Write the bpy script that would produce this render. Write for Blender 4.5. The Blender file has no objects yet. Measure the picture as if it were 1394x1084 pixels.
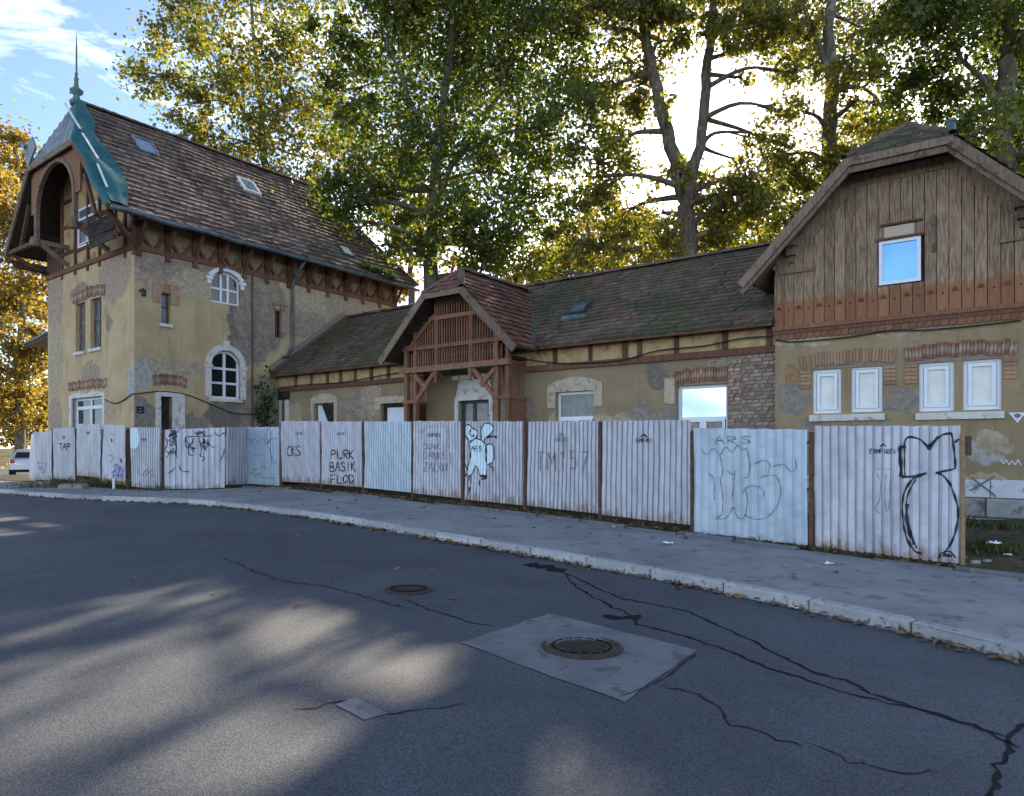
import bpy, bmesh, math, random
import numpy as np
from mathutils import Vector, Matrix
random.seed(7); rng = np.random.default_rng(11)
scene = bpy.context.scene
COL = scene.collection

# ------------------------------------------------------------------ camera
F, CX, HZ, EYE = 940.0, 697.0, 610.0, 1.58
cam = bpy.data.cameras.new('camera'); camo = bpy.data.objects.new('camera', cam); COL.objects.link(camo)
cam.sensor_width = 36; cam.lens = 36*F/1394; cam.shift_y = (HZ-542)/1394; cam.clip_end = 6000
camo.location = (0, 0, EYE); camo.rotation_euler = (math.radians(90), 0, 0)
scene.camera = camo

# ------------------------------------------------------------------ sky and sun
SUN = Vector((0.306, 1.0, 0.484)).normalized()
SEL = math.asin(SUN.z); SAZ = math.atan2(SUN.x, SUN.y)
world = bpy.data.worlds.new('World'); scene.world = world; world.use_nodes = True
wn = world.node_tree; wn.nodes.clear()
def WN(t, **k):
    n = wn.nodes.new(t)
    for a, b in k.items(): setattr(n, a, b)
    return n
wout = WN('ShaderNodeOutputWorld'); wbg = WN('ShaderNodeBackground'); wbg.inputs['Strength'].default_value = 0.13
sky = WN('ShaderNodeTexSky', sky_type='NISHITA', sun_disc=False, sun_elevation=SEL, sun_rotation=SAZ, air_density=.6, dust_density=.35, ozone_density=1.5)
tc = WN('ShaderNodeTexCoord')
mp = WN('ShaderNodeMapping'); mp.inputs['Scale'].default_value = (1.2, 1.2, 4.2); mp.inputs['Rotation'].default_value = (0.2, 0.35, 0.4); mp.inputs['Location'].default_value = (23.4, 3.9, 3.3)
cn = WN('ShaderNodeTexNoise'); cn.inputs['Scale'].default_value = 2.3; cn.inputs['Detail'].default_value = 9; cn.inputs['Roughness'].default_value = .62; cn.inputs['Distortion'].default_value = .7
cr = WN('ShaderNodeValToRGB'); cr.color_ramp.elements[0].position = .49; cr.color_ramp.elements[1].position = .80
mx = WN('ShaderNodeMix', data_type='RGBA'); 
lum = WN('ShaderNodeMix', data_type='RGBA', blend_type='MIX'); 
wn.links.new(tc.outputs['Generated'], mp.inputs['Vector']); wn.links.new(mp.outputs[0], cn.inputs['Vector']); wn.links.new(cn.outputs['Fac'], cr.inputs[0])
bw = WN('ShaderNodeRGBToBW'); gain = WN('ShaderNodeMath', operation='MULTIPLY'); gain.inputs[1].default_value = 5.5
add = WN('ShaderNodeMath', operation='ADD'); add.inputs[1].default_value = 1.2
comb = WN('ShaderNodeCombineColor')
wn.links.new(sky.outputs[0], bw.inputs[0]); wn.links.new(bw.outputs[0], gain.inputs[0]); wn.links.new(gain.outputs[0], add.inputs[0])
for i in range(3): wn.links.new(add.outputs[0], comb.inputs[i])
fm = WN('ShaderNodeMath', operation='MULTIPLY'); fm.inputs[1].default_value = .85
wn.links.new(cr.outputs[0], fm.inputs[0]); wn.links.new(fm.outputs[0], mx.inputs[0])
wn.links.new(sky.outputs[0], mx.inputs[6]); wn.links.new(comb.outputs[0], mx.inputs[7])
wn.links.new(mx.outputs[2], wbg.inputs[0]); wn.links.new(wbg.outputs[0], wout.inputs[0])

sl = bpy.data.lights.new('sun', 'SUN'); sl.energy = 5.0; sl.angle = math.radians(.55); sl.color = (1, .86, .66)
so = bpy.data.objects.new('sun', sl); COL.objects.link(so); so.rotation_euler = SUN.to_track_quat('Z', 'Y').to_euler(); so.location = (20, 60, 40)
scene.view_settings.view_transform = 'Standard'; scene.view_settings.look = 'None'; scene.view_settings.exposure = 1.5; scene.view_settings.gamma = 1
scene.render.engine = 'CYCLES'
scene.cycles.max_bounces = 5; scene.cycles.diffuse_bounces = 3; scene.cycles.glossy_bounces = 2; scene.cycles.transparent_max_bounces = 4

# ------------------------------------------------------------------ frames and pixel helpers
UX, UY = 1257/1569.6, -940/1569.6          # building axis u (along the street fronts)
VX, VY = 940/1569.6, 1257/1569.6           # building axis v (away from the street)
ROT = math.atan2(UY, UX)
def uv2w(u, v): return (u*UX+v*VX, u*UY+v*VY)
def w2uv(X, Y): return (X*UX+Y*UY, X*VX+Y*VY)
class Plane:
    """vertical wall plane: axis 'v' = plane v const (s is u), axis 'u' = plane u const (s is v)"""
    def __init__(s, axis, c):
        s.axis = axis; s.c = c
    def P(s, a, z, d=0):
        return Vector((a, s.c-d, z)) if s.axis == 'v' else Vector((s.c+d, a, z))
    def px(s, x, y):
        k = (x-CX)/F
        if s.axis == 'v':
            Y = s.c/(k*VX+VY); X = k*Y; return (X*UX+Y*UY, EYE+(HZ-y)/F*Y)
        Y = s.c/(k*UX+UY); X = k*Y; return (X*VX+Y*VY, EYE+(HZ-y)/F*Y)
def px_plane3(x, y, p0, n):
    """pixel ray hits plane (building coords) -> point in building coords"""
    k = (x-CX)/F; d = Vector((*w2uv(k, 1.0), (HZ-y)/F)); o = Vector((0, 0, EYE))
    t = (Vector(p0)-o).dot(n)/d.dot(n); return o+d*t
SG = [(-60, -.5), (-20, -.36), (-5, -.13), (0, -.07), (1.5, -.04), (5.5, .1), (9.2, .23), (13, .33), (17, .39), (21, .34), (30, .34), (47, .1), (70, 0), (300, 0)]
AFX, AFY = -.756, .654                     # fence line direction
def G(X, Y): return float(np.interp(AFX*X+AFY*Y, [a for a, b in SG], [b for a, b in SG]))
def road_z(X, Y): return G(X, Y)-.11
def px_ground(x, y, off=-.11):
    z = 0
    for _ in range(25):
        Y = (EYE-z)*F/(y-HZ); X = (x-CX)/F*Y; z = .5*z+.5*(G(X, Y)+off)
    return Vector((X, Y, z))

# ------------------------------------------------------------------ mesh helpers
ORIG = {}
class MB:
    def __init__(s): s.v = []; s.f = []
    def add(s, vs, fs):
        b = len(s.v); s.v += [tuple(p) for p in vs]; s.f += [tuple(b+i for i in f) for f in fs]
    def hexa(s, p):   # 8 points, bottom 4 then top 4
        s.add(p, [(3, 2, 1, 0), (4, 5, 6, 7), (0, 1, 5, 4), (1, 2, 6, 5), (2, 3, 7, 6), (3, 0, 4, 7)])
    def box(s, x0, x1, y0, y1, z0, z1):
        s.hexa([(x0, y0, z0), (x1, y0, z0), (x1, y1, z0), (x0, y1, z0), (x0, y0, z1), (x1, y0, z1), (x1, y1, z1), (x0, y1, z1)])
    def pbox(s, pl, a0, a1, z0, z1, d0, d1):
        P = pl.P
        s.hexa([P(a0, z0, d1), P(a1, z0, d1), P(a1, z0, d0), P(a0, z0, d0), P(a0, z1, d1), P(a1, z1, d1), P(a1, z1, d0), P(a0, z1, d0)])
    def ppoly(s, pl, pts, d0, d1):
        n = len(pts)
        vs = [pl.P(a, z, d1) for a, z in pts]+[pl.P(a, z, d0) for a, z in pts]
        s.add(vs, [tuple(range(n)), tuple(range(2*n-1, n-1, -1))]+[(i, i+n, (i+1) % n+n, (i+1) % n) for i in range(n)])
    def pbeam(s, pl, a, b, w, d0, d1):
        t = Vector((b[0]-a[0], b[1]-a[1])).normalized()*(w/2); q = (-t.y, t.x)
        s.ppoly(pl, [(a[0]+q[0], a[1]+q[1]), (a[0]-q[0], a[1]-q[1]), (b[0]-q[0], b[1]-q[1]), (b[0]+q[0], b[1]+q[1])], d0, d1)
    def beam(s, a, b, w, h=None, up=(0, 0, 1)):
        a = Vector(a); b = Vector(b); h = h or w; t = (b-a).normalized(); up = Vector(up)
        if abs(t.dot(up)) > .98: up = Vector((1, 0, 0))
        x = t.cross(up).normalized()*(w/2); y = x.cross(t).normalized()*(h/2)
        s.hexa([a-x-y, a+x-y, b+x-y, b-x-y, a-x+y, a+x+y, b+x+y, b-x+y])
    def tube(s, pts, rad, n=8, cap=True):
        pts = [Vector(p) for p in pts]; m = len(pts)
        if not hasattr(rad, '__len__'): rad = [rad]*m
        rows = []; up = None
        for i in range(m):
            t = (pts[min(i+1, m-1)]-pts[max(i-1, 0)]).normalized()
            if up is None:
                up = t.orthogonal().normalized()
            x = (up-t*up.dot(t)).normalized(); up = x; y = t.cross(x)
            rows.append([pts[i]+(x*math.cos(2*math.pi*k/n)+y*math.sin(2*math.pi*k/n))*rad[i] for k in range(n)])
        vs = [p for r in rows for p in r]
        fs = [(i*n+k, i*n+(k+1) % n, (i+1)*n+(k+1) % n, (i+1)*n+k) for i in range(m-1) for k in range(n)]
        if cap: fs += [tuple(range(n-1, -1, -1)), tuple((m-1)*n+k for k in range(n))]
        s.add(vs, fs)
    def lathe(s, c, prof, n=16):
        c = Vector(c); m = len(prof)
        vs = [c+Vector((r*math.cos(2*math.pi*k/n), r*math.sin(2*math.pi*k/n), z)) for r, z in prof for k in range(n)]
        fs = [(i*n+k, i*n+(k+1) % n, (i+1)*n+(k+1) % n, (i+1)*n+k) for i in range(m-1) for k in range(n)]
        fs += [tuple(range(n-1, -1, -1)), tuple((m-1)*n+k for k in range(n))]
        s.add(vs, fs)
    def build(s, name, mat, parent=None, smooth=False, fix=True):
        o0 = Vector((0, 0, 0))
        if parent is not None: o0 = ORIG.get(parent.name, Vector((0, 0, 0)))
        me = bpy.data.meshes.new(name)
        me.from_pydata([(p[0]-o0[0], p[1]-o0[1], p[2]-o0[2]) for p in s.v], [], s.f)
        if fix and len(s.f) < 30000:
            bm = bmesh.new(); bm.from_mesh(me); bmesh.ops.recalc_face_normals(bm, faces=bm.faces); bm.to_mesh(me); bm.free()
        if smooth: me.polygons.foreach_set('use_smooth', [True]*len(me.polygons))
        me.materials.append(mat); me.update()
        ob = bpy.data.objects.new(name, me); COL.objects.link(ob)
        if parent is not None:
            ob.parent = parent; ORIG[ob.name] = o0
        return ob
def tag(o, label=None, cat=None, group=None, kind=None):
    if label: o['label'] = label
    if cat: o['category'] = cat
    if group: o['group'] = group
    if kind: o['kind'] = kind
    return o
def thing(name, label, cat, loc=(0, 0, 0), rz=0, group=None):
    o = bpy.data.objects.new(name, None); COL.objects.link(o); o.location = loc; o.rotation_euler = (0, 0, rz); o.empty_display_size = .3
    return tag(o, label, cat, group)
def bthing(name, label, cat, u, v, z=0):      # a thing whose parts are given in building coordinates
    o = thing(name, label, cat, (*uv2w(u, v), z), ROT); ORIG[o.name] = Vector((u, v, z)); return o
PM = {}
def piece_mesh(dims, mat, bev=.008, key=''):
    k = (tuple(round(d, 3) for d in dims), mat.name, key)
    if k not in PM:
        bm = bmesh.new(); bmesh.ops.create_cube(bm, size=1)
        for v in bm.verts: v.co = Vector((v.co.x*dims[0], v.co.y*dims[1], v.co.z*dims[2]))
        if bev: bmesh.ops.bevel(bm, geom=bm.edges[:], offset=bev, segments=1, affect='EDGES')
        me = bpy.data.meshes.new('piece'); bm.to_mesh(me); bm.free(); me.materials.append(mat); PM[k] = me
    return PM[k]
def piece(name, me, parent, loc, rot=(0, 0, 0)):
    o = bpy.data.objects.new(name, me); COL.objects.link(o)
    o0 = ORIG.get(parent.name, Vector((0, 0, 0))) if parent else Vector((0, 0, 0))
    o.location = Vector(loc)-o0; o.rotation_euler = rot
    if parent: o.parent = parent
    return o

# ------------------------------------------------------------------ materials
class NT:
    def __init__(s, name):
        s.m = bpy.data.materials.new(name); s.m.use_nodes = True; s.t = s.m.node_tree; s.t.nodes.clear()
        s.out = s.n('ShaderNodeOutputMaterial'); s.b = s.n('ShaderNodeBsdfPrincipled'); s.l(s.b.outputs[0], s.out.inputs[0])
        s.tc = s.n('ShaderNodeTexCoord'); s.geo = s.n('ShaderNodeNewGeometry')
        s.pos = s.tc.outputs['Object']
    def n(s, t, **k):
        x = s.t.nodes.new(t)
        for a, b in k.items(): setattr(x, a, b)
        return x
    def l(s, a, b): s.t.links.new(a, b)
    def val(s, sock, v):
        if hasattr(v, 'links') or isinstance(v, bpy.types.NodeSocket): s.l(v, sock)
        else: sock.default_value = v
    def noise(s, scale, detail=6, rough=.6, dist=0, vec=None, stretch=None):
        x = s.n('ShaderNodeTexNoise'); x.inputs['Scale'].default_value = scale; x.inputs['Detail'].default_value = detail; x.inputs['Roughness'].default_value = rough; x.inputs['Distortion'].default_value = dist
        v = vec or s.pos
        if stretch:
            mpn = s.n('ShaderNodeMapping'); mpn.inputs['Scale'].default_value = stretch; s.l(v, mpn.inputs['Vector']); v = mpn.outputs[0]
        s.l(v, x.inputs['Vector']); return x.outputs['Fac']
    def ramp(s, fac, a, b):
        x = s.n('ShaderNodeMapRange'); x.interpolation_type = 'SMOOTHSTEP'; s.l(fac, x.inputs['Value']); x.inputs['From Min'].default_value = a; x.inputs['From Max'].default_value = b; return x.outputs[0]
    def math(s, op, a, b=0.0):
        x = s.n('ShaderNodeMath', operation=op); s.val(x.inputs[0], a); s.val(x.inputs[1], b); return x.outputs[0]
    def mix(s, fac, a, b, mode='MIX'):
        x = s.n('ShaderNodeMix', data_type='RGBA', blend_type=mode); s.val(x.inputs[0], fac)
        for i, c in ((6, a), (7, b)):
            if isinstance(c, bpy.types.NodeSocket): s.l(c, x.inputs[i])
            else: x.inputs[i].default_value = (*c, 1) if len(c) == 3 else c
        return x.outputs[2]
    def bright(s, col, fac):     # multiply a colour by a grey value socket
        c = s.n('ShaderNodeCombineColor')
        for i in range(3): s.l(fac, c.inputs[i])
        return s.mix(1.0, col, c.outputs[0], 'MULTIPLY')
    def rand(s, lo, hi, island=False):
        if island: r = s.geo.outputs['Random Per Island']
        else: r = s.n('ShaderNodeObjectInfo').outputs['Random']
        return s.math('ADD', s.math('MULTIPLY', r, hi-lo), lo)
    def bump(s, h, strength=.4, dist=.02):
        x = s.n('ShaderNodeBump'); x.inputs['Strength'].default_value = strength; x.inputs['Distance'].default_value = dist; s.l(h, x.inputs['Height']); s.l(x.outputs[0], s.b.inputs['Normal'])
    def fin(s, col, rough=.85, metal=0.0, spec=.3):
        s.val(s.b.inputs['Base Color'], col if isinstance(col, bpy.types.NodeSocket) else (*col, 1)); s.val(s.b.inputs['Roughness'], rough); s.b.inputs['Metallic'].default_value = metal; s.b.inputs['Specular IOR Level'].default_value = spec
        return s.m
def simple(name, c1, c2, scale=6, rough=.8, bump=.3, bscale=60, metal=0, rnd=None, island=False, stretch=None, spec=.3, c3=None, s3=3, t3=(.55, .65)):
    m = NT(name); c = m.mix(m.ramp(m.noise(scale, stretch=stretch), .3, .7), c1, c2)
    if c3: c = m.mix(m.ramp(m.noise(s3, 5), *t3), c, c3)
    if rnd: c = m.bright(c, m.rand(*rnd, island))
    if bump: m.bump(m.noise(bscale, 4, stretch=stretch), bump)
    return m.fin(c, rough, metal, spec)
def patches(m, col, plist, axis, zoff):
    """patches of bare render / cement / exposed brick with ragged edges, in wall coordinates (s, z)"""
    dist = m.n('ShaderNodeTexNoise'); dist.inputs['Scale'].default_value = 1.6; dist.inputs['Detail'].default_value = 7; dist.inputs['Roughness'].default_value = .65; m.l(m.pos, dist.inputs['Vector'])
    dv = m.n('ShaderNodeVectorMath', operation='MULTIPLY_ADD'); m.l(dist.outputs['Color'], dv.inputs[0]); dv.inputs[1].default_value = (1.1, 1.1, 1.1); dv.inputs[2].default_value = (-.55, -.55, -.55)
    pv = m.n('ShaderNodeVectorMath', operation='ADD'); m.l(m.pos, pv.inputs[0]); m.l(dv.outputs[0], pv.inputs[1])
    bt = None; masks = []
    for (cs, cz, rs, rz, kind) in plist:
        sub = m.n('ShaderNodeVectorMath', operation='SUBTRACT'); m.l(pv.outputs[0], sub.inputs[0])
        sub.inputs[1].default_value = (cs, 0, cz) if axis == 'x' else (0, cs, cz)
        div = m.n('ShaderNodeVectorMath', operation='MULTIPLY'); m.l(sub.outputs[0], div.inputs[0])
        div.inputs[1].default_value = (1/rs, 0, 1/rz) if axis == 'x' else (0, 1/rs, 1/rz)
        ln = m.n('ShaderNodeVectorMath', operation='LENGTH'); m.l(div.outputs[0], ln.inputs[0])
        mask = m.ramp(ln.outputs['Value'], 1.06, .90)
        if kind == 'brick':
            if bt is None:
                sp = m.n('ShaderNodeSeparateXYZ'); m.l(m.pos, sp.inputs[0]); cb = m.n('ShaderNodeCombineXYZ')
                m.l(sp.outputs[0 if axis == 'x' else 1], cb.inputs[0]); m.l(sp.outputs[2], cb.inputs[1])
                bt = m.n('ShaderNodeTexBrick'); m.l(cb.outputs[0], bt.inputs['Vector'])
                bt.inputs['Scale'].default_value = 1; bt.inputs['Brick Width'].default_value = .29; bt.inputs['Row Height'].default_value = .08; bt.inputs['Mortar Size'].default_value = .009
                bt.inputs['Color1'].default_value = (.27, .17, .13, 1); bt.inputs['Color2'].default_value = (.22, .18, .15, 1); bt.inputs['Mortar'].default_value = (.33, .30, .25, 1)
            c2 = m.mix(m.ramp(m.noise(3.1, 8, .7), .46, .56), bt.outputs['Color'], (.37, .28, .19))
            c2 = m.bright(c2, m.math('ADD', m.math('MULTIPLY', m.noise(11, 5), .9), .5))
        else:
            base = {'grey': (.29, .25, .20), 'dark': (.21, .18, .145), 'pink': (.41, .31, .22), 'pale': (.46, .37, .24), 'blue': (.44, .41, .36), 'rust': (.38, .21, .10)}[kind]
            c2 = m.mix(m.ramp(m.noise(7, 8, .7), .3, .7), tuple(x*.66 for x in base), tuple(x*1.2 for x in base))
        col = m.mix(mask, col, c2); masks.append(mask)
    return col, masks
def plaster(name, c1, c2, plist, axis, zoff=0, stain=(.2, .17, .12)):
    m = NT(name)
    c = m.mix(m.ramp(m.noise(.9, 7, .65, .4), .3, .72), c1, c2)
    c = m.mix(m.math('MULTIPLY', m.ramp(m.noise(2.2, 8, .7, stretch=(1, 1, .35)), .5, .75), .6), c, stain)
    c = m.mix(m.math('MULTIPLY', m.ramp(m.noise(9, 6, .7), .6, .7), .5), c, (.38, .33, .25))
    c = m.mix(m.math('MULTIPLY', m.ramp(m.noise(30, 5, .7), .55, .75), .35), c, (.30, .25, .18))
    c, masks = patches(m, c, plist, axis, zoff)
    c = m.mix(m.math('MULTIPLY', m.ramp(m.noise(1.3, 8, .75, stretch=(2.2, 2.2, .22)), .52, .74), .5), c, stain)
    h = m.noise(25, 6)
    for k in masks: h = m.math('SUBTRACT', h, m.math('MULTIPLY', k, .8))
    m.bump(h, .5, .03)
    return m.fin(c, .93, 0, .15)

m_asphalt = NT('asphalt')
_c = m_asphalt.mix(m_asphalt.ramp(m_asphalt.noise(.5, 8, .65, .5), .32, .7), (.055, .060, .071), (.082, .088, .100))
_c = m_asphalt.mix(m_asphalt.math('MULTIPLY', m_asphalt.ramp(m_asphalt.noise(.16, 6, .6, 1.0, stretch=(1, .6, 1)), .5, .6), .5), _c, (.088, .091, .098))
_sp = m_asphalt.n('ShaderNodeTexVoronoi'); _sp.inputs['Scale'].default_value = 110; m_asphalt.l(m_asphalt.pos, _sp.inputs['Vector'])
_sr = m_asphalt.n('ShaderNodeSeparateColor'); m_asphalt.l(_sp.outputs['Color'], _sr.inputs[0])
_c = m_asphalt.bright(_c, m_asphalt.math('ADD', m_asphalt.math('MULTIPLY', _sr.outputs[0], .9), .55))
m_asphalt.bump(_sp.outputs['Distance'], .45, .005); m_asphalt = m_asphalt.fin(_c, .82, 0, .35)
m_pave = NT('pavement_asphalt')
_c = m_pave.mix(m_pave.ramp(m_pave.noise(.8, 8, .65, .4), .3, .7), (.21, .215, .22), (.31, .31, .305))
_c = m_pave.mix(m_pave.math('MULTIPLY', m_pave.ramp(m_pave.noise(2.6, 8, .75), .52, .64), .75), _c, (.12, .12, .12))
_c = m_pave.bright(_c, m_pave.math('ADD', m_pave.math('MULTIPLY', m_pave.noise(90, 2), .8), .6))
m_pave.bump(m_pave.noise(70, 5), .6, .012); m_pave = m_pave.fin(_c, .9, 0, .2)
m_kerb = simple('kerb_stone', (.38, .38, .375), (.52, .51, .49), 5, .9, .5, 70, rnd=(.75, 1.12), c3=(.17, .16, .14), s3=7)
m_conc = simple('concrete', (.135, .14, .147), (.195, .198, .20), 3, .9, .5, 90, c3=(.11, .112, .115), s3=5)
m_stone = simple('plinth_stone', (.30, .29, .26), (.42, .40, .36), 5, .9, .5, 50, rnd=(.75, 1.1), c3=(.16, .155, .14), s3=3)
m_whitestone = simple('whitewashed_stone', (.62, .63, .63), (.74, .74, .72), 5, .85, .4, 50, c3=(.36, .34, .31), s3=5)
m_iron = simple('cast_iron', (.045, .036, .03), (.085, .066, .052), 12, .6, .4, 80, metal=.5)
m_tar = simple('tar', (.010, .010, .011), (.018, .018, .019), 20, .9, .3, 60, spec=.1)
m_crack = simple('crack_shadow', (.016, .016, .017), (.03, .029, .028), 20, .95, .4, 60, spec=.1)
m_soil = NT('soil')
_c = m_soil.mix(m_soil.ramp(m_soil.noise(1.2, 8, .7), .35, .65), (.075, .055, .035), (.14, .11, .075))
_c = m_soil.mix(m_soil.ramp(m_soil.noise(2.6, 8, .75), .48, .58), _c, (.05, .062, .022))
m_soil.bump(m_soil.noise(18, 8), 1, .06); m_soil = m_soil.fin(_c, .95, 0, .1)
m_steel = NT('fence_steel')
_c = m_steel.mix(m_steel.ramp(m_steel.noise(1.6, 6, .6, stretch=(4, 4, .5)), .3, .7), (.43, .43, .465), (.55, .55, .58))
_c = m_steel.mix(m_steel.math('MULTIPLY', m_steel.ramp(m_steel.noise(7, 8, .75), .6, .72), .7), _c, (.36, .33, .31))
_z = m_steel.n('ShaderNodeSeparateXYZ'); m_steel.l(m_steel.pos, _z.inputs[0])
_c = m_steel.mix(m_steel.math('MULTIPLY', m_steel.ramp(m_steel.math('SUBTRACT', m_steel.noise(6, 6, .7, stretch=(1.5, 1, .6)), m_steel.math('MULTIPLY', _z.outputs[2], .9)), .3, .52), .75), _c, (.27, .16, .10))
_c = m_steel.bright(_c, m_steel.rand(.84, 1.06)); m_steel.bump(m_steel.noise(9, 5), .25, .02); m_steel = m_steel.fin(_c, .42, .25, .4)
m_bluesteel = NT('fence_steel_bluish')
_c = m_bluesteel.mix(m_bluesteel.ramp(m_bluesteel.noise(1.6, 6, .6, stretch=(4, 4, .5)), .3, .7), (.41, .475, .54), (.51, .575, .63))
_c = m_bluesteel.mix(m_bluesteel.math('MULTIPLY', m_bluesteel.ramp(m_bluesteel.noise(6, 8, .75), .6, .7), .6), _c, (.62, .65, .62))
m_bluesteel.bump(m_bluesteel.noise(9, 5), .25, .02); m_bluesteel = m_bluesteel.fin(_c, .42, .2, .4)
m_rust = simple('rusty_steel', (.07, .04, .028), (.15, .08, .05), 10, .85, .4, 60, rnd=(.7, 1.2))
m_black = simple('black_paint', (.014, .015, .022), (.03, .032, .045), 20, .5, 0)
m_faded = simple('faded_paint', (.20, .19, .22), (.34, .33, .37), 14, .6, 0)
m_greypaint = simple('grey_paint', (.12, .13, .16), (.22, .23, .26), 14, .6, 0)
m_purple = simple('purple_paint', (.10, .07, .36), (.16, .12, .45), 14, .5, 0)
m_fill = simple('pale_blue_paint', (.66, .78, .82), (.74, .84, .87), 9, .5, 0)
m_white = simple('white_paint', (.70, .71, .71), (.80, .80, .79), 8, .6, .15, 60, c3=(.45, .42, .37), s3=6, t3=(.62, .72))
m_pvc = simple('white_plastic', (.74, .77, .80), (.80, .82, .84), 5, .35, 0, spec=.5)
m_trim = simple('light_render_trim', (.44, .355, .25), (.55, .455, .335), 6, .9, .4, 50, c3=(.28, .24, .19), s3=5)
m_whitetrim = simple('white_render_trim', (.60, .56, .49), (.72, .68, .60), 6, .9, .4, 50, c3=(.36, .32, .27), s3=5)
m_timber = simple('brown_timber', (.11, .047, .027), (.19, .088, .05), 4, .8, .5, 40, rnd=(.72, 1.25), stretch=(8, 8, 1.2), c3=(.22, .15, .11), s3=4, t3=(.6, .75))
m_porch = simple('porch_timber', (.19, .085, .045), (.30, .145, .08), 4, .8, .5, 40, rnd=(.78, 1.2), stretch=(8, 8, 1.2), c3=(.28, .21, .16), s3=5, t3=(.6, .75))
m_greytimber = simple('grey_timber', (.16, .11, .075), (.28, .205, .145), 4, .85, .5, 40, rnd=(.8, 1.15), stretch=(8, 8, 1.2), c3=(.13, .075, .05), s3=4)
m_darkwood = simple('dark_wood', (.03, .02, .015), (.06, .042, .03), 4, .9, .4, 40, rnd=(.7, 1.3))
m_brick = simple('brick', (.26, .175, .13), (.36, .265, .205), 10, .92, .5, 60, rnd=(.6, 1.2), c3=(.36, .31, .26), s3=8, t3=(.56, .7))
m_redbrick = simple('red_brick', (.31, .14, .09), (.41, .22, .15), 10, .92, .5, 60, rnd=(.55, 1.15), c3=(.42, .32, .23), s3=6, t3=(.47, .62))
m_ochrebrick = simple('washed_brick', (.38, .23, .13), (.46, .31, .19), 10, .92, .5, 60, rnd=(.7, 1.1), c3=(.40, .17, .10), s3=7, t3=(.55, .68))
m_mortar = simple('mortar', (.22, .175, .13), (.31, .255, .19), 12, .95, .5, 60)
m_panel = simple('ochre_infill', (.43, .285, .13), (.53, .37, .185), 3, .92, .35, 40, c3=(.24, .15, .085), s3=2.5, t3=(.5, .68))
m_boards = NT('weathered_boards')
_z = m_boards.n('ShaderNodeSeparateXYZ'); m_boards.l(m_boards.geo.outputs['Position'], _z.inputs[0])
_gn = m_boards.noise(5, 7, .65, vec=m_boards.geo.outputs['Position'], stretch=(7, 7, .7))
_c = m_boards.mix(m_boards.ramp(_gn, .3, .7), (.165, .103, .06), (.41, .29, .185))
_o = m_boards.mix(m_boards.ramp(_gn, .3, .7), (.25, .115, .055), (.35, .165, .085))
_zz = m_boards.math('ADD', _z.outputs[2], m_boards.math('MULTIPLY', m_boards.rand(-.5, .5), .07))
_c = m_boards.mix(m_boards.ramp(m_boards.math('ADD', _zz, m_boards.math('MULTIPLY', _gn, .26)), 4.92, 4.80), _c, _o)
_c = m_boards.bright(_c, m_boards.rand(.78, 1.14)); m_boards.bump(_gn, .5, .01); m_boards = m_boards.fin(_c, .85, 0, .2)
def tilemat(name, a, b, moss, mt):
    m = NT(name); r = m.geo.outputs['Random Per Island']
    c = m.mix(r, a, b); c = m.bright(c, m.math('ADD', m.math('MULTIPLY', m.noise(35, 3), .5), .72))
    c = m.mix(m.math('MULTIPLY', m.ramp(m.noise(.75, 8, .7, .6), *mt), .85), c, moss)
    c = m.mix(m.math('MULTIPLY', m.ramp(m.noise(5, 7, .75), .62, .7), .6), c, (.26, .24, .20))
    c = m.mix(m.math('MULTIPLY', m.ramp(m.noise(2.1, 6, .7), .62, .72), .7), c, (.045, .035, .03))
    m.bump(m.noise(50, 5), .5, .015); return m.fin(c, .9, 0, .2)
m_tile_tower = tilemat('roof_tile_brown', (.125, .088, .072), (.265, .20, .165), (.075, .066, .052), (.55, .66))
m_tile_wing = tilemat('roof_tile_mossy', (.12, .075, .055), (.21, .145, .105), (.075, .085, .042), (.40, .60))
m_tile_porch = tilemat('roof_tile_red', (.14, .062, .043), (.25, .125, .085), (.07, .058, .045), (.52, .64))
m_tile_house = tilemat('roof_tile_grey', (.12, .10, .08), (.21, .18, .14), (.08, .085, .05), (.45, .6))
m_ridge = simple('ridge_tile', (.13, .08, .06), (.21, .13, .095), 6, .9, .4, 50, rnd=(.6, 1.15), c3=(.10, .085, .06), s3=5)
m_zinc = simple('zinc_sheet', (.15, .18, .185), (.29, .32, .32), 3, .55, .25, 30, metal=.5)
m_flash = simple('dark_flashing', (.05, .06, .06), (.11, .13, .13), 3, .5, .25, 30, metal=.35, c3=(.03, .035, .035), s3=4)
m_gutter = simple('gutter_metal', (.07, .095, .105), (.16, .20, .21), 4, .5, .2, 30, metal=.5)
m_tarp = simple('green_tarpaulin', (.008, .075, .085), (.02, .13, .135), 2.5, .55, .4, 14)
m_patina = simple('copper_patina', (.08, .14, .13), (.16, .25, .23), 8, .7, .3, 40)
m_glass = NT('dark_glass').fin((.012, .014, .016), .06, 0, .6)
m_mirror = NT('sky_glass').fin((.34, .39, .42), .07, .85, .6)
m_blue = NT('sky_reflection_glass').fin((.09, .22, .46), .08, .9, .6)  # blue of the reflected sky put into the pane's base colour
m_creamglass = simple('pale_cream_glass', (.62, .60, .50), (.74, .73, .66), 2.5, .15, 0, spec=.7)  # glossy pane with a pale cream base
m_grime = simple('grimy_glass', (.07, .08, .085), (.15, .16, .165), 4, .25, 0, spec=.6)
m_screen = simple('white_board', (.66, .70, .74), (.76, .79, .82), 4, .5, 0)
m_door = simple('dark_green_paint', (.025, .04, .04), (.045, .06, .06), 6, .45, .2, 40)
m_cable = simple('black_cable', (.02, .018, .016), (.05, .04, .035), 6, .7, 0)
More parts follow.
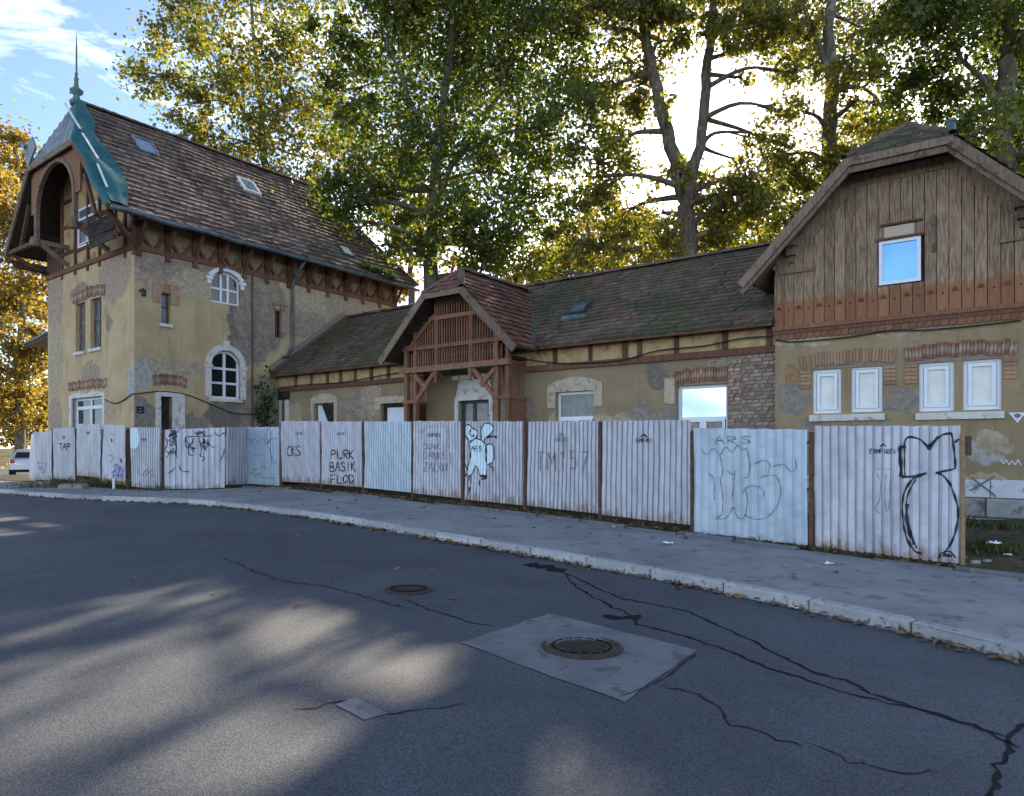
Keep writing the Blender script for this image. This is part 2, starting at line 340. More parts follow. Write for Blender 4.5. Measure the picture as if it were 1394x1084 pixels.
m_bark = simple('bark', (.085, .066, .048), (.19, .155, .115), 2.5, .95, .9, 14, stretch=(3, 3, .8), c3=(.26, .235, .18), s3=1.6)
m_interior = NT('interior').fin((.03, .028, .026), .95, 0, .1)
def leafmat(name, cols, trans=.64):
    m = NT(name); r = m.geo.outputs['Random Per Island']
    rp = m.n('ShaderNodeValToRGB'); e = rp.color_ramp.elements
    while len(e) < len(cols): e.new(.5)
    for i, c in enumerate(cols): e[i].position = i/(len(cols)-1); e[i].color = (*c, 1)
    m.l(r, rp.inputs[0])
    big = m.noise(.35, 4, vec=m.geo.outputs['Position'])
    c = m.bright(rp.outputs[0], m.math('ADD', m.math('MULTIPLY', big, 1.0), .5))
    d = m.n('ShaderNodeBsdfDiffuse'); t = m.n('ShaderNodeBsdfTranslucent'); x = m.n('ShaderNodeMixShader'); g = m.n('ShaderNodeBsdfGlossy'); x2 = m.n('ShaderNodeMixShader')
    g.inputs['Roughness'].default_value = .45
    tcol = m.mix(1.0, c, (1.55, 1.45, .5), 'MULTIPLY')
    m.l(c, d.inputs[0]); m.l(tcol, t.inputs[0]); x.inputs[0].default_value = trans
    m.l(d.outputs[0], x.inputs[1]); m.l(t.outputs[0], x.inputs[2]); x2.inputs[0].default_value = .04
    m.l(x.outputs[0], x2.inputs[1]); m.l(g.outputs[0], x2.inputs[2]); m.l(x2.outputs[0], m.out.inputs[0]); m.t.nodes.remove(m.b)
    return m.m
m_leaf_green = leafmat('leaf_green', [(.04, .075, .018), (.06, .105, .024), (.085, .135, .03), (.13, .15, .035), (.22, .175, .036)])
m_leaf_olive = leafmat('leaf_olive', [(.06, .085, .02), (.10, .125, .027), (.15, .165, .035), (.22, .20, .042), (.19, .13, .035)])
m_leaf_yellow = leafmat('leaf_yellow', [(.10, .085, .02), (.20, .15, .03), (.28, .21, .045), (.24, .16, .035), (.16, .12, .03)])
m_leaf_ivy = leafmat('leaf_ivy', [(.02, .05, .016), (.035, .08, .02), (.05, .09, .025)], .3)
m_grass = leafmat('grass_blade', [(.035, .06, .014), (.07, .095, .025), (.13, .12, .04)], .3)
m_litter = simple('fallen_leaf', (.20, .11, .045), (.30, .19, .08), 3, .9, 0, rnd=(.4, 1.2), island=True)
m_paper = simple('paper_scrap', (.7, .7, .7), (.8, .8, .78), 3, .8, 0)
m_car = NT('silver_car_paint').fin((.50, .51, .54), .28, .6, .5)
m_tyre = NT('tyre_rubber').fin((.015, .015, .016), .8, 0, .2)
m_redlamp = NT('red_lamp').fin((.35, .02, .02), .2, 0, .5)
m_yellow = simple('yellow_paint', (.62, .42, .05), (.72, .50, .08), 4, .5, 0)

# ------------------------------------------------------------------ ground, road, pavement
def gridmesh(name, xs, ys, zf, mat, kind='structure'):
    vs = [(x, y, zf(x, y)) for y in ys for x in xs]; n = len(xs)
    fs = [(j*n+i, j*n+i+1, (j+1)*n+i+1, (j+1)*n+i) for j in range(len(ys)-1) for i in range(n-1)]
    me = bpy.data.meshes.new(name); me.from_pydata(vs, [], fs); me.materials.append(mat); me.polygons.foreach_set('use_smooth', [True]*len(fs))
    o = bpy.data.objects.new(name, me); COL.objects.link(o); return tag(o, kind=kind)
gridmesh('ground', [-3000, -400, -100, 0, 100, 400, 3000], [-3000, -300, -50, 0, 100, 300, 3000], lambda x, y: -.75, m_soil)
road = gridmesh('road', (np.arange(-70, -14, 2.0).tolist()+np.arange(-14, 12, .4).tolist()+np.arange(12, 32, 2.0).tolist()), (np.arange(-16, 0, 2.0).tolist()+np.arange(0, 24, .4).tolist()+np.arange(24, 62, 2.0).tolist()), road_z, m_asphalt)

def resample(pts, step):
    P = [Vector(p) for p in pts]; out = [P[0]]; acc = 0
    d = [0]
    for i in range(1, len(P)): d.append(d[-1]+(P[i]-P[i-1]).length)
    L = d[-1]; n = max(1, round(L/step)); res = []
    for k in range(n+1):
        t = L*k/n; i = min(max(np.searchsorted(d, t)-1, 0), len(P)-2); f = (t-d[i])/(d[i+1]-d[i]); res.append(P[i].lerp(P[i+1], f))
    return res
def catmull(pts, per=6):
    P = [Vector(p) for p in pts]; out = []
    for i in range(len(P)-1):
        a = P[max(i-1, 0)]; b = P[i]; c = P[i+1]; d = P[min(i+2, len(P)-1)]
        for k in range(per):
            t = k/per; out.append(.5*((2*b)+(c-a)*t+(2*a-5*b+4*c-d)*t*t+(3*b-a-3*c+d)*t**3))
    return out+[P[-1]]
kpx = [(0, 672), (126, 681.5), (218, 685), (285, 689), (430, 707), (600, 736), (672, 748), (784, 768.5), (903, 791), (1059, 823), (1243, 864), (1394, 902)]
kp = [px_ground(*p) for p in kpx]
kp = [Vector((k.x, k.y, 0)) for k in kp]
d0 = (kp[0]-kp[1]).normalized(); d1 = (kp[-1]-kp[-3]).normalized()
kp = [kp[0]+d0*14+Vector((0, 3, 0)), kp[0]+d0*6]+kp+[kp[-1]+d1*4, kp[-1]+d1*9]
kerb = resample(catmull(kp, 8), .5)
# fence line (right end to left end), world XY
FP0 = Vector((6.07, 9.38, 0)); FD = Vector((AFX, AFY, 0)).normalized(); FN = Vector((FD.y, -FD.x, 0))*-1   # FN away from street
if FN.y < 0: FN = -FN
def fence_pt(x):
    k = (x-CX)/F; s = (FP0.x-k*FP0.y)/(k*FD.y-FD.x); p = FP0+FD*s; return p
def pt_at(x, Y): return Vector(((x-CX)/F*Y, Y, 0))
leftpts = [pt_at(381, 21.2), pt_at(337, 21.9), pt_at(307, 20.9), pt_at(224, 20.3), pt_at(178, 20.7), pt_at(139, 21.9), pt_at(105, 23.0), pt_at(74, 24.0), pt_at(45, 25.2)]
back = [FP0-FD*9, FP0]+[fence_pt(x) for x in (1100, 943, 818, 715, 630, 562, 495, 438, 386)]+leftpts+[leftpts[-1]+Vector((-9, 6, 0))]
backl = [b-FN*.28 for b in back[:11]]+[b+Vector((.0, -.30, 0)) for b in back[11:]]
backl = resample(backl[::-1], .4)           # left to right
kin = resample(kerb, .5)
# pavement sheet between the kerb and the back edge
NP = 90
ka = resample(kin, sum((kin[i+1]-kin[i]).length for i in range(len(kin)-1))/NP); kb = resample(backl, sum((backl[i+1]-backl[i]).length for i in range(len(backl)-1))/NP)
rows = []
MS = 9
vs = []; fs = []
for i in range(NP+1):
    for j in range(MS):
        t = j/(MS-1); p = ka[i].lerp(kb[i], t); vs.append((p.x, p.y, G(p.x, p.y)+.01*t-.004))
for i in range(NP):
    for j in range(MS-1):
        fs.append((i*MS+j, (i+1)*MS+j, (i+1)*MS+j+1, i*MS+j+1))
me = bpy.data.meshes.new('pavement'); me.from_pydata(vs, [], fs); me.materials.append(m_pave); me.polygons.foreach_set('use_smooth', [True]*len(fs))
pave = bpy.data.objects.new('pavement', me); COL.objects.link(pave); tag(pave, kind='structure')
# kerb stones: one object each
ks = resample(kerb, 1.0)
for i in range(len(ks)-1):
    a, b = ks[i], ks[i+1]; c = (a+b)/2; t = b-a; L = t.length; nrm = Vector((-t.y, t.x, 0)).normalized()
    if nrm.y < 0: nrm = -nrm
    c = c+nrm*.09
    zz = (G(a.x, a.y)+G(b.x, b.y))/2
    piece('kerb_stone', piece_mesh((1.0*round(L-.014, 2), .19, .34), m_kerb, .022), pave, (c.x, c.y, zz-.17+.008+random.uniform(-.006, .008)), (random.uniform(-.015, .015), -math.atan2(G(b.x, b.y)-G(a.x, a.y), L), math.atan2(t.y, t.x)+random.uniform(-.008, .008)))
# stone edging in front of the fence
es = resample([b for b in [FP0-FD*7-FN*.36, FP0+FD*19-FN*.36]], 1.0)
for i in range(len(es)-1):
    if i in (8, 17, 21): continue
    a, b = es[i], es[i+1]; c = (a+b)/2; t = b-a
    zz = (G(a.x, a.y)+G(b.x, b.y))/2
    piece('edging_stone', piece_mesh((.985, .12, .3), m_conc, .02), pave, (c.x, c.y+random.uniform(-.015, .015), zz-.15+.055+random.uniform(-.025, .015)), (random.uniform(-.06, .06), -math.atan2(G(b.x, b.y)-G(a.x, a.y), 1), math.atan2(t.y, t.x)+random.uniform(-.02, .02)))
# yard behind the fence
offs = [0, .3, .7, 1.2, 1.8, 2.6, 4, 8, 20, 60]
def yard_rise(X, Y, o):
    k = min(max((X-2)/5, 0), 1)      # bank rises towards the right-hand house
    return .0+min(o/2.2, 1)*(.30*k+.05)+(.03*math.sin(X*3.1+Y*1.7)+.02*math.sin(X*7-Y*4))*min(o, 1)
vs = []; fs = []; yl = resample(backl, .5); n = len(yl); m = len(offs)
for i, p in enumerate(yl):
    for o in offs:
        q = p+Vector((VX, VY, 0))*o; vs.append((q.x, q.y, G(p.x, p.y)+.02+yard_rise(p.x, p.y, o) - (.0 if o else .05)))
for i in range(n-1):
    for j in range(m-1): fs.append((i*m+j, (i+1)*m+j, (i+1)*m+j+1, i*m+j+1))
me = bpy.data.meshes.new('yard'); me.from_pydata(vs, [], fs); me.materials.append(m_soil); me.polygons.foreach_set('use_smooth', [True]*len(fs))
yard = bpy.data.objects.new('yard', me); COL.objects.link(yard); tag(yard, kind='structure')

# ------------------------------------------------------------------ road marks
def road_sheet(name, pix, mat, dz, parent=road, nsub=6):
    c = [px_ground(*p) for p in pix]; vs = []; fs = []
    for j in range(nsub+1):
        for i in range(nsub+1):
            a = c[0].lerp(c[1], i/nsub); b = c[3].lerp(c[2], i/nsub); p = a.lerp(b, j/nsub)
            e = (.015 if nsub > 5 else .003) if (i in (0, nsub) or j in (0, nsub)) else 0
            vs.append((p.x+random.uniform(-e, e), p.y+random.uniform(-e, e), road_z(p.x, p.y)+dz))
    for j in range(nsub):
        for i in range(nsub): k = j*(nsub+1)+i; fs.append((k, k+1, k+nsub+2, k+nsub+1))
    mb = MB(); mb.add(vs, fs); return mb.build(name, mat, parent)
road_sheet('concrete_patch', [(628, 876), (748, 836), (947, 886), (850, 957)], m_conc, .006, nsub=10)
road_sheet('square_plate', [(457, 960), (484, 950), (528, 972), (496, 981)], m_conc, .005, nsub=3)
def crack(pix, w, mat, name='crack', dz=.004, parent=road, jit=.02):
    P = resample([px_ground(*p) for p in pix], .07); mb = MB(); vs = []; fs = []
    for i, p in enumerate(P):
        t = (P[min(i+1, len(P)-1)]-P[max(i-1, 0)]); nn = Vector((-t.y, t.x, 0)).normalized()
        q = p+nn*random.gauss(0, jit); ww = w*random.uniform(.35, 1.3)*(.25 if i in (0, len(P)-1) else 1)
        for sgn in (-1, 1):
            r = q+nn*ww*sgn*.5; vs.append((r.x, r.y, road_z(r.x, r.y)+dz))
    fs = [(2*i, 2*i+1, 2*i+3, 2*i+2) for i in range(len(P)-1)]; mb.add(vs, fs); return mb.build(name, mat, parent, fix=False)
crack([(735, 771), (775, 783), (810, 800), (845, 815), (880, 821), (935, 832), (980, 853), (1020, 870), (1060, 893), (1110, 917), (1150, 926), (1185, 944), (1240, 963), (1310, 985), (1372, 1005)], .032, m_tar, 'tar_seam', jit=.012)
crack([(770, 782), (785, 800), (820, 820), (860, 838), (868, 851), (925, 864), (985, 884), (1050, 912), (1095, 924), (1150, 945), (1190, 953), (1260, 968), (1330, 988), (1385, 1020)], .032, m_tar, 'tar_seam', jit=.012)
crack([(712, 769), (730, 770), (748, 773), (765, 779)], .28, m_tar, 'tar_blot', .005, jit=.01)
crack([(822, 838), (838, 842), (868, 841), (872, 838)], .16, m_tar, 'tar_blot', .005, jit=.01)
crack([(1394, 985), (1372, 1003), (1376, 1022), (1358, 1040), (1361, 1060), (1347, 1084), (1330, 1130)], .035, m_tar, 'tar_seam', jit=.01)
crack([(545, 815), (590, 832), (640, 848), (672, 852)], .022, m_crack)
crack([(848, 950), (905, 925), (947, 890)], .014, m_crack, dz=.0085, jit=.006)
crack([(900, 932), (950, 945), (975, 962), (995, 985), (1040, 1000), (1090, 1020)], .018, m_crack)
crack([(400, 966), (440, 962), (470, 953), (500, 965), (530, 972), (590, 966), (640, 959)], .016, m_crack)
crack([(1100, 1010), (1160, 1040), (1230, 1052), (1290, 1056)], .014, m_crack)
crack([(300, 760), (380, 790), (450, 800), (560, 830)], .02, m_crack)
def cover(label, cxy, R, studs):
    c = px_ground(*cxy); t = thing('manhole_cover', label, 'manhole cover', (c.x, c.y, road_z(c.x, c.y)-.001))
    tilt = math.atan(.03)
    mb = MB(); mb.lathe((0, 0, 0), [(R*.86, -.02), (R*.86, .012), (R*.88, .016), (R*.98, .016), (R, .008), (R, -.02)], 48); a = mb.build('frame_ring', m_iron, t)
    mb = MB(); mb.lathe((0, 0, 0), [(R*.845, -.02), (R*.845, .010), (R*.80, .013), (.01, .013)], 48); lid = mb.build('lid', m_iron, t)
    mb = MB()
    for k in range(16):
        an = 2*math.pi*k/16; r = R*.70; mb.beam((r*math.cos(an)-.035*math.sin(an), r*math.sin(an)+.035*math.cos(an), .015), (r*math.cos(an)+.035*math.sin(an), r*math.sin(an)-.035*math.cos(an), .015), .022, .008)
    mb.build('vent_slots', m_tar, lid)
    mb = MB()
    for i in range(-7, 8):
        for j in range(-7, 8):
            x, y = i*R*.085, j*R*.085
            if math.hypot(x, y) < R*.6: mb.box(x-.009, x+.009, y-.009, y+.009, .012, .018)
    mb.build('grip_studs', m_iron, lid)
    t.rotation_euler = (math.radians(-.8), math.radians(1.2), .4)
    return t
cover('round cast iron manhole cover set in the pale concrete patch', (792, 881), .345, True)
cover('small dark round cover sunk in the asphalt with cracks running from it', (556, 803), .27, True)

# ------------------------------------------------------------------ roof helpers
def poly_frame(poly):
    P = [Vector(p) for p in poly]; ax = (P[1]-P[0]).normalized(); n = Vector((0, 0, 0))
    for i in range(len(P)): n += (P[i]-P[0]).cross(P[(i+1) % len(P)]-P[0])
    n.normalize()
    if n.z < 0: n = -n
    up = n.cross(ax).normalized()
    if up.z < 0: up = -up
    return P, ax, up, n
def tiles(poly, w, e, lift=.035, jit=.006):
    P, ax, up, n = poly_frame(poly); st = [((p-P[0]).dot(ax), (p-P[0]).dot(up)) for p in P]; T = max(t for s, t in st)
    mb = MB(); k = 0; row = 0
    def lim(t):
        xs = []
        for i in range(len(st)):
            (s0, t0), (s1, t1) = st[i], st[(i+1) % len(st)]
            if (t0 <= t < t1) or (t1 <= t < t0): xs.append(s0+(s1-s0)*(t-t0)/(t1-t0))
        return (min(xs), max(xs)) if len(xs) >= 2 else None
    t = -.04
    while t < T-.02:
        tm = min(max(t+e*.5, .001), T-.002); L = lim(tm)
        if L:
            s = math.floor(L[0]/w)*w-(w/2 if row % 2 else 0); sag = .012*math.sin(row*.9)
            while s < L[1]:
                a, b = max(s+.004, L[0]), min(s+w-.004, L[1])
                if b-a > .03:
                    h = lift*random.uniform(.75, 1.2); tt = t+random.uniform(-jit, jit)*1.5; tl = random.uniform(-jit, jit)
                    wv = .02*math.sin(s*.9+1.3)*math.sin(t*.8)+.012*math.sin(s*2.3+t)
                    p = [P[0]+ax*a+up*tt+n*(h+tl+wv), P[0]+ax*b+up*(tt)+n*(h-tl+wv), P[0]+ax*b+up*min(t+e*1.12, T)+n*(.010+wv), P[0]+ax*a+up*min(t+e*1.12, T)+n*(.010+wv), P[0]+ax*a+up*tt+n*(wv-.02), P[0]+ax*b+up*tt+n*(wv-.02)]
                    mb.add(p, [(0, 1, 2, 3), (4, 5, 1, 0)])
                s += w
        t += e; row += 1
    return mb
def slab(poly, d0, d1):
    P, ax, up, n = poly_frame(poly); mb = MB(); k = len(P)
    mb.add([p-n*d0 for p in P]+[p-n*d1 for p in P], [tuple(range(k)), tuple(range(2*k-1, k-1, -1))]+[(i, (i+1) % k, (i+1) % k+k, i+k) for i in range(k)])
    return mb
RT = {}
def ridge_run(parent, a, b, r=.13, L=.36):
    a = Vector(a); b = Vector(b); n = max(1, round((b-a).length/L)); key = round(r, 3)
    if key not in RT:
        mb = MB(); k = 7
        vs = [(x, rr*math.cos(math.pi*(i/(k-1))), rr*math.sin(math.pi*i/(k-1))*.9) for x, rr in ((-.2, r*1.06), (.2, r*.92)) for i in range(k)]
        mb.add(vs, [(i, i+1, k+i+1, k+i) for i in range(k-1)]+[tuple(range(k))]); me = bpy.data.meshes.new('ridge_tile'); me.from_pydata(mb.v, [], mb.f); me.materials.append(m_ridge); RT[key] = me
    t = (b-a).normalized(); rz = math.atan2(t.y, t.x); ry = -math.asin(t.z)
    for i in range(n):
        p = a.lerp(b, (i+.5)/n)
        piece('ridge_tile', RT[key], parent, p+Vector((0, 0, .0)), (random.uniform(-.06, .06), ry+random.uniform(-.03, .03), rz+random.uniform(-.04, .04)))
def wall_holes(mb, pl, a0, a1, z0, z1, holes, rev=.24):
    A = sorted(set([a0, a1]+[h[0] for h in holes]+[h[1] for h in holes])); Z = sorted(set([z0, z1]+[h[2] for h in holes]+[h[3] for h in holes]))
    for i in range(len(A)-1):
        for j in range(len(Z)-1):
            ca, cz = (A[i]+A[i+1])/2, (Z[j]+Z[j+1])/2
            if any(h[0] < ca < h[1] and h[2] < cz < h[3] for h in holes): continue
            mb.add([pl.P(A[i], Z[j]), pl.P(A[i+1], Z[j]), pl.P(A[i+1], Z[j+1]), pl.P(A[i], Z[j+1])], [(0, 1, 2, 3)])
    for h in holes:
        c = [(h[0], h[2]), (h[1], h[2]), (h[1], h[3]), (h[0], h[3])]
        for k in range(4):
            p, q = c[k], c[(k+1) % 4]; mb.add([pl.P(*p), pl.P(*q), pl.P(*q, -rev), pl.P(*p, -rev)], [(0, 1, 2, 3)])
        if len(h) > 4:      # arched head: fill the two spandrels
            rise = h[4]; n = 10; w = (h[1]-h[0])/2; mid = (h[0]+h[1])/2; R = (w*w+rise*rise)/(2*rise); zc = h[3]-R
            for sg in (-1, 1):
                arc = [(mid+sg*w*k/n, zc+math.sqrt(max(R*R-(w*k/n)**2, 0))) for k in range(n+1)]
                cor = (mid+sg*w, h[3])
                for k in range(n):
                    p, q = arc[k], arc[k+1]
                    mb.add([pl.P(*p, -.002), pl.P(*q, -.002), pl.P(q[0], h[3], -.002), pl.P(p[0], h[3], -.002)], [(0, 1, 2, 3)])
                    mb.add([pl.P(*p, -.002), pl.P(*q, -.002), pl.P(*q, -rev), pl.P(*p, -rev)], [(0, 1, 2, 3)])
def window(parent, pl, a0, a1, z0, z1, fm, gm, d=-.1, fw=.06, mull=(), trans=(), leaf=0, arch=0, sill=None, sillw=.06, label=None, toplight=False, low=None):
    """frame with mullions at fractions `mull` and transoms at fractions `trans`"""
    mb = MB(); zt = z1
    mb.pbox(pl, a0, a0+fw, z0, z1, d-.05, d); mb.pbox(pl, a1-fw, a1, z0, z1, d-.05, d)
    mb.pbox(pl, a0+fw, a1-fw, z0, z0+fw, d-.05, d)
    if arch:
        w = (a1-a0)/2; mid = (a0+a1)/2; R = (w*w+arch*arch)/(2*arch); zc = z1-R; n = 12
        arc = [(mid+w*(2*k/n-1), zc+math.sqrt(max(R*R-(w*(2*k/n-1))**2, 0))) for k in range(n+1)]
        for k in range(n):
            p, q = arc[k], arc[k+1]; mb.ppoly(pl, [(p[0], p[1]-fw*1.3), (q[0], q[1]-fw*1.3), q, p], d-.05, d+.001)
    else: mb.pbox(pl, a0+fw, a1-fw, z1-fw, z1, d-.05, d)
    for k in mull:
        c = a0+(a1-a0)*k; mb.pbox(pl, c-fw*.6, c+fw*.6, z0+fw, (z0+(z1-z0)*trans[0]-fw*.5) if toplight else z1-fw, d-.045, d+.004)
    for k in trans:
        c = z0+(z1-z0)*k; mb.pbox(pl, a0+fw, a1-fw, c-fw*.5, c+fw*.5, d-.045, d+.002)
    if leaf:
        cuts = [a0+fw]+[a0+(a1-a0)*k for k in mull]+[a1-fw]; top = z1-fw if not trans else z0+(z1-z0)*trans[0]
        for i in range(len(cuts)-1):
            p, q = cuts[i]+.02, cuts[i+1]-.02; lw = leaf
            for bx in ((p, p+lw, z0+fw+.02, top-.02), (q-lw, q, z0+fw+.02, top-.02), (p+lw, q-lw, z0+fw+.02, z0+fw+.02+lw), (p+lw, q-lw, top-.02-lw, top-.02)): mb.pbox(pl, *bx, d-.02, d+.02)
    wo = mb.build('window', fm, parent)
    if label: wo['label'] = label
    mb = MB(); mb.pbox(pl, a0+.02, a1-.02, z0+.02, z1-.02, d-.04, d-.03); mb.build('pane', gm, wo)
    if low: mb = MB(); mb.pbox(pl, a0+.02, a1-.02, z0+.02, z0+(z1-z0)*trans[0], d-.029, d-.025); mb.build('pane', low, wo)
    if sill:
        mb = MB(); mb.pbox(pl, a0-sillw, a1+sillw, z0-.11, z0-.003, -.1, .07); mb.build('sill', sill, wo)
    return wo
def bricks_rect(parent, pl, a0, a1, z0, z1, ragged, me_s, me_h, d=.012, L=.27, H=.072, pitch=.084):
    r = 0; z = z0+pitch/2
    while z < z1-pitch*.4:
        # alternate stretcher and header courses
        course = r % 2; l = L if course == 0 else L/2; a = a0-(l/2 if r % 4 >= 2 else 0)
        while a < a1:
            b0, b1 = max(a, a0), min(a+l, a1)
            if b1-b0 > .04 and ragged((b0+b1)/2, z):
                P = pl.P((b0+b1)/2, z, d-.05+random.uniform(-.006, .008))
                o = piece('brick', me_s if course == 0 else me_h, parent, P, (0, random.uniform(-.01, .01), 0 if pl.axis == 'v' else math.pi/2)); o.scale = ((b1-b0)/l, 1, 1)
            a += l+.012
        z += pitch; r += 1
def voussoirs(parent, pl, a0, a1, zin, rise, th, mat, n, d=.03, skip=()):
    """segmental brick head: one object per brick"""
    w = (a1-a0)/2; mid = (a0+a1)/2; R = (w*w+rise*rise)/(2*rise) if rise else None
    me = piece_mesh(((a1-a0)/n*.86, .1, th), mat, .006, 'vous')
    for k in range(n):
        if k in skip: continue
        x = (k+.5)/n*2-1; a = mid+w*x
        zz = zin+(math.sqrt(R*R-(w*x)**2)-(R-rise) if rise else 0); ang = math.asin(w*x/R) if rise else 0
        P = pl.P(a, zz+th/2+random.uniform(-.035, .03), d-.05+random.uniform(-.010, .012))
        piece('brick', me, parent, P, (0, ang*.6+random.uniform(-.03, .03), 0 if pl.axis == 'v' else math.pi/2))

# ================================================================== TOWER HOUSE
TU, TV0, TV1, TW = -22.66, 10.34, 21.66, 6.86
TUL = TU-TW; UC = TU-TW/2; ZS = 7.97; EH = 4.23; EZ = 8.8; RZ = 13.4; TB = -.1
SL = Plane('u', TU); SG_ = Plane('v', TV0)          # long wall (faces +u), gable wall (faces the street)
tower = bthing('tower_house', 'tall ochre plaster house with steep brown tiled roof and timber gable', 'house', TU, TV0, 0)
def rect(pl, x0, x1, y0, y1):
    a0 = pl.px(x0, y0)[0]; a1 = pl.px(x1, y0)[0]; xm = (x0+x1)/2
    return (min(a0, a1), max(a0, a1), pl.px(xm, y1)[1], pl.px(xm, y0)[1])
w_small = rect(SL, 219.5, 232, 399, 441); w_up = rect(SL, 287, 327, 370, 414); w_arch = rect(SL, 287, 327, 477, 543); w_door = rect(SL, 218.5, 234, 540, 600); w_slit = rect(SL, 374.5, 384, 424, 460)
holesL = [w_small, (*w_up, .28), (*w_arch, (w_arch[1]-w_arch[0])/2), w_door, w_slit]
def loc(pl, x, y):      # pixel -> (s - origin, z) for the patch lists
    a, z = pl.px(x, y); return (a-(TV0 if pl.axis == 'u' else TU), z)
def plist(pl, items):
    r = []
    for x, y, rx, rz, k in items: a, z = loc(pl, x, y); r.append((a, z, rx, rz, k))
    return r
m_pl_long = plaster('ochre_plaster_long_wall', (.46, .325, .165), (.58, .43, .25), plist(SL, [
    (205, 362, 1.6, .75, 'pink'), (240, 360, 1.6, .55, 'brick'), (270, 385, 1.0, .5, 'pale'), (333, 440, .75, 1.5, 'dark'), (357, 425, 1.2, 1.5, 'brick'), (335, 480, .9, .5, 'grey'), (198, 510, .75, .5, 'blue'), (190, 570, .55, .75, 'grey'),
    (335, 570, 1.6, .75, 'dark'), (365, 555, 1.2, 1.3, 'brick'), (240, 500, 1.0, .25, 'pale'), (440, 410, 1.6, 1.0, 'pale'), (410, 440, 1.2, .6, 'pink'), (258, 580, .6, .5, 'grey'), (480, 420, 1.5, .8, 'pink')]), 'y')
m_pl_gab = plaster('ochre_plaster_gable_wall', (.48, .34, .175), (.60, .45, .265), plist(SG_, [
    (155, 375, 1.2, .9, 'pink'), (75, 400, .75, 1.5, 'pink'), (75, 490, .6, 1.6, 'pale'), (122, 510, .8, .45, 'pink'), (178, 520, .35, .6, 'blue'), (75, 570, .6, .8, 'pink'), (110, 400, .9, .35, 'brick'), (148, 440, .3, .25, 'brick'), (150, 560, .4, .3, 'pale')]), 'x')
mb = MB(); wall_holes(mb, SL, TV0, TV1, TB, ZS, holesL); mb.build('wall', m_pl_long, tower, fix=False)
g1 = rect(SG_, 103, 116, 413, 479); g2 = rect(SG_, 123, 138, 406, 474); g3 = rect(SG_, 99, 141, 541, 600)
mb = MB(); wall_holes(mb, SG_, TUL, TU, TB, ZS, [g1, g2, g3], .22); mb.build('wall', m_pl_gab, tower, fix=False)
mb = MB()
mb.add([(TUL, TV0, TB), (TUL, TV1, TB), (TUL, TV1, ZS), (TUL, TV0, ZS)], [(0, 1, 2, 3)]); mb.add([(TUL, TV1, TB), (TU, TV1, TB), (TU, TV1, EZ), (TUL, TV1, EZ)], [(0, 1, 2, 3)]); mb.build('wall', m_pl_gab, tower, fix=False)
mb = MB(); mb.box(TUL+.3, TU-.3, TV0+.3, TV1-.3, 4.2, 4.3); mb.box(TUL+.05, TU-.05, TV0+.05, TV1-.05, ZS-.12, ZS-.05); mb.build('floor_slab', m_interior, tower)
# roof
pR = [(UC+EH, 9.29, EZ), (UC+EH, 22.15, EZ), (UC, 19.7, RZ), (UC, 10.0, RZ), (UC+1.84, 9.22, 11.4)]
pL = [(UC-EH, 22.15, EZ), (UC-EH, 9.29, EZ), (UC-1.84, 9.22, 11.4), (UC, 10.0, RZ), (UC, 19.7, RZ)]
pH = [(UC+EH, 22.15, EZ), (UC-EH, 22.15, EZ), (UC, 19.7, RZ)]
pJ = [(UC-1.84, 9.22, 11.4), (UC+1.84, 9.22, 11.4), (UC, 10.0, RZ)]
roof = slab(pR, .03, .13).build('roof', m_darkwood, tower)
for p in (pL, pH, pJ): slab(p, .03, .13).build('roof_deck', m_darkwood, roof)
for p in (pR, pL, pH): tag(tiles(p, .25, .30, .085).build('tile_field', m_tile_tower, roof, fix=False), kind='stuff')
# zinc apron on the front hip, with standing seams and side fins
mb = slab(pJ, -.03, .02)
for k in (-1.2, -.6, 0, .6, 1.2): mb.beam((UC+k, 9.24, 11.45), (UC+k*.12, 9.95, 13.3), .04, .07)
mb.build('front_hip_apron', m_zinc, roof)
mb = MB(); mb.ppoly(Plane('v', 9.2), [(UC-1.9, 11.35), (UC-1.2, 11.9), (UC-1.5, 12.35), (UC-2.25, 12.1)], -.03, .03); mb.tube([(UC-2.0, 9.2, 12.1), (UC-2.4, 9.15, 12.35), (UC-2.6, 9.1, 12.2)], [.12, .07, .02], 6); mb.build('zinc_scroll', m_zinc, roof)
ridge_run(roof, (UC, 10.1, RZ+.02), (UC, 19.7, RZ+.02)); ridge_run(roof, (UC, 19.75, RZ), (UC+EH, 22.15, EZ+.03)); ridge_run(roof, (UC, 19.75, RZ), (UC-EH, 22.15, EZ+.03))
mb = MB(); mb.lathe((UC, 10.0, RZ-.1), [(.20, 0), (.22, .12), (.12, .22), (.09, .34), (.20, .44), (.21, .52), (.10, .60), (.07, .75), (.075, .9), (.045, 1.0), (.06, 1.08), (.03, 1.14), (.028, 1.9), (.006, 2.5)], 14)
mb.tube([(UC, 10, RZ+.34), (UC-.18, 9.95, RZ+.44), (UC-.27, 9.9, RZ+.36)], [.06, .06, .03], 6); mb.build('finial', m_patina, roof, True)
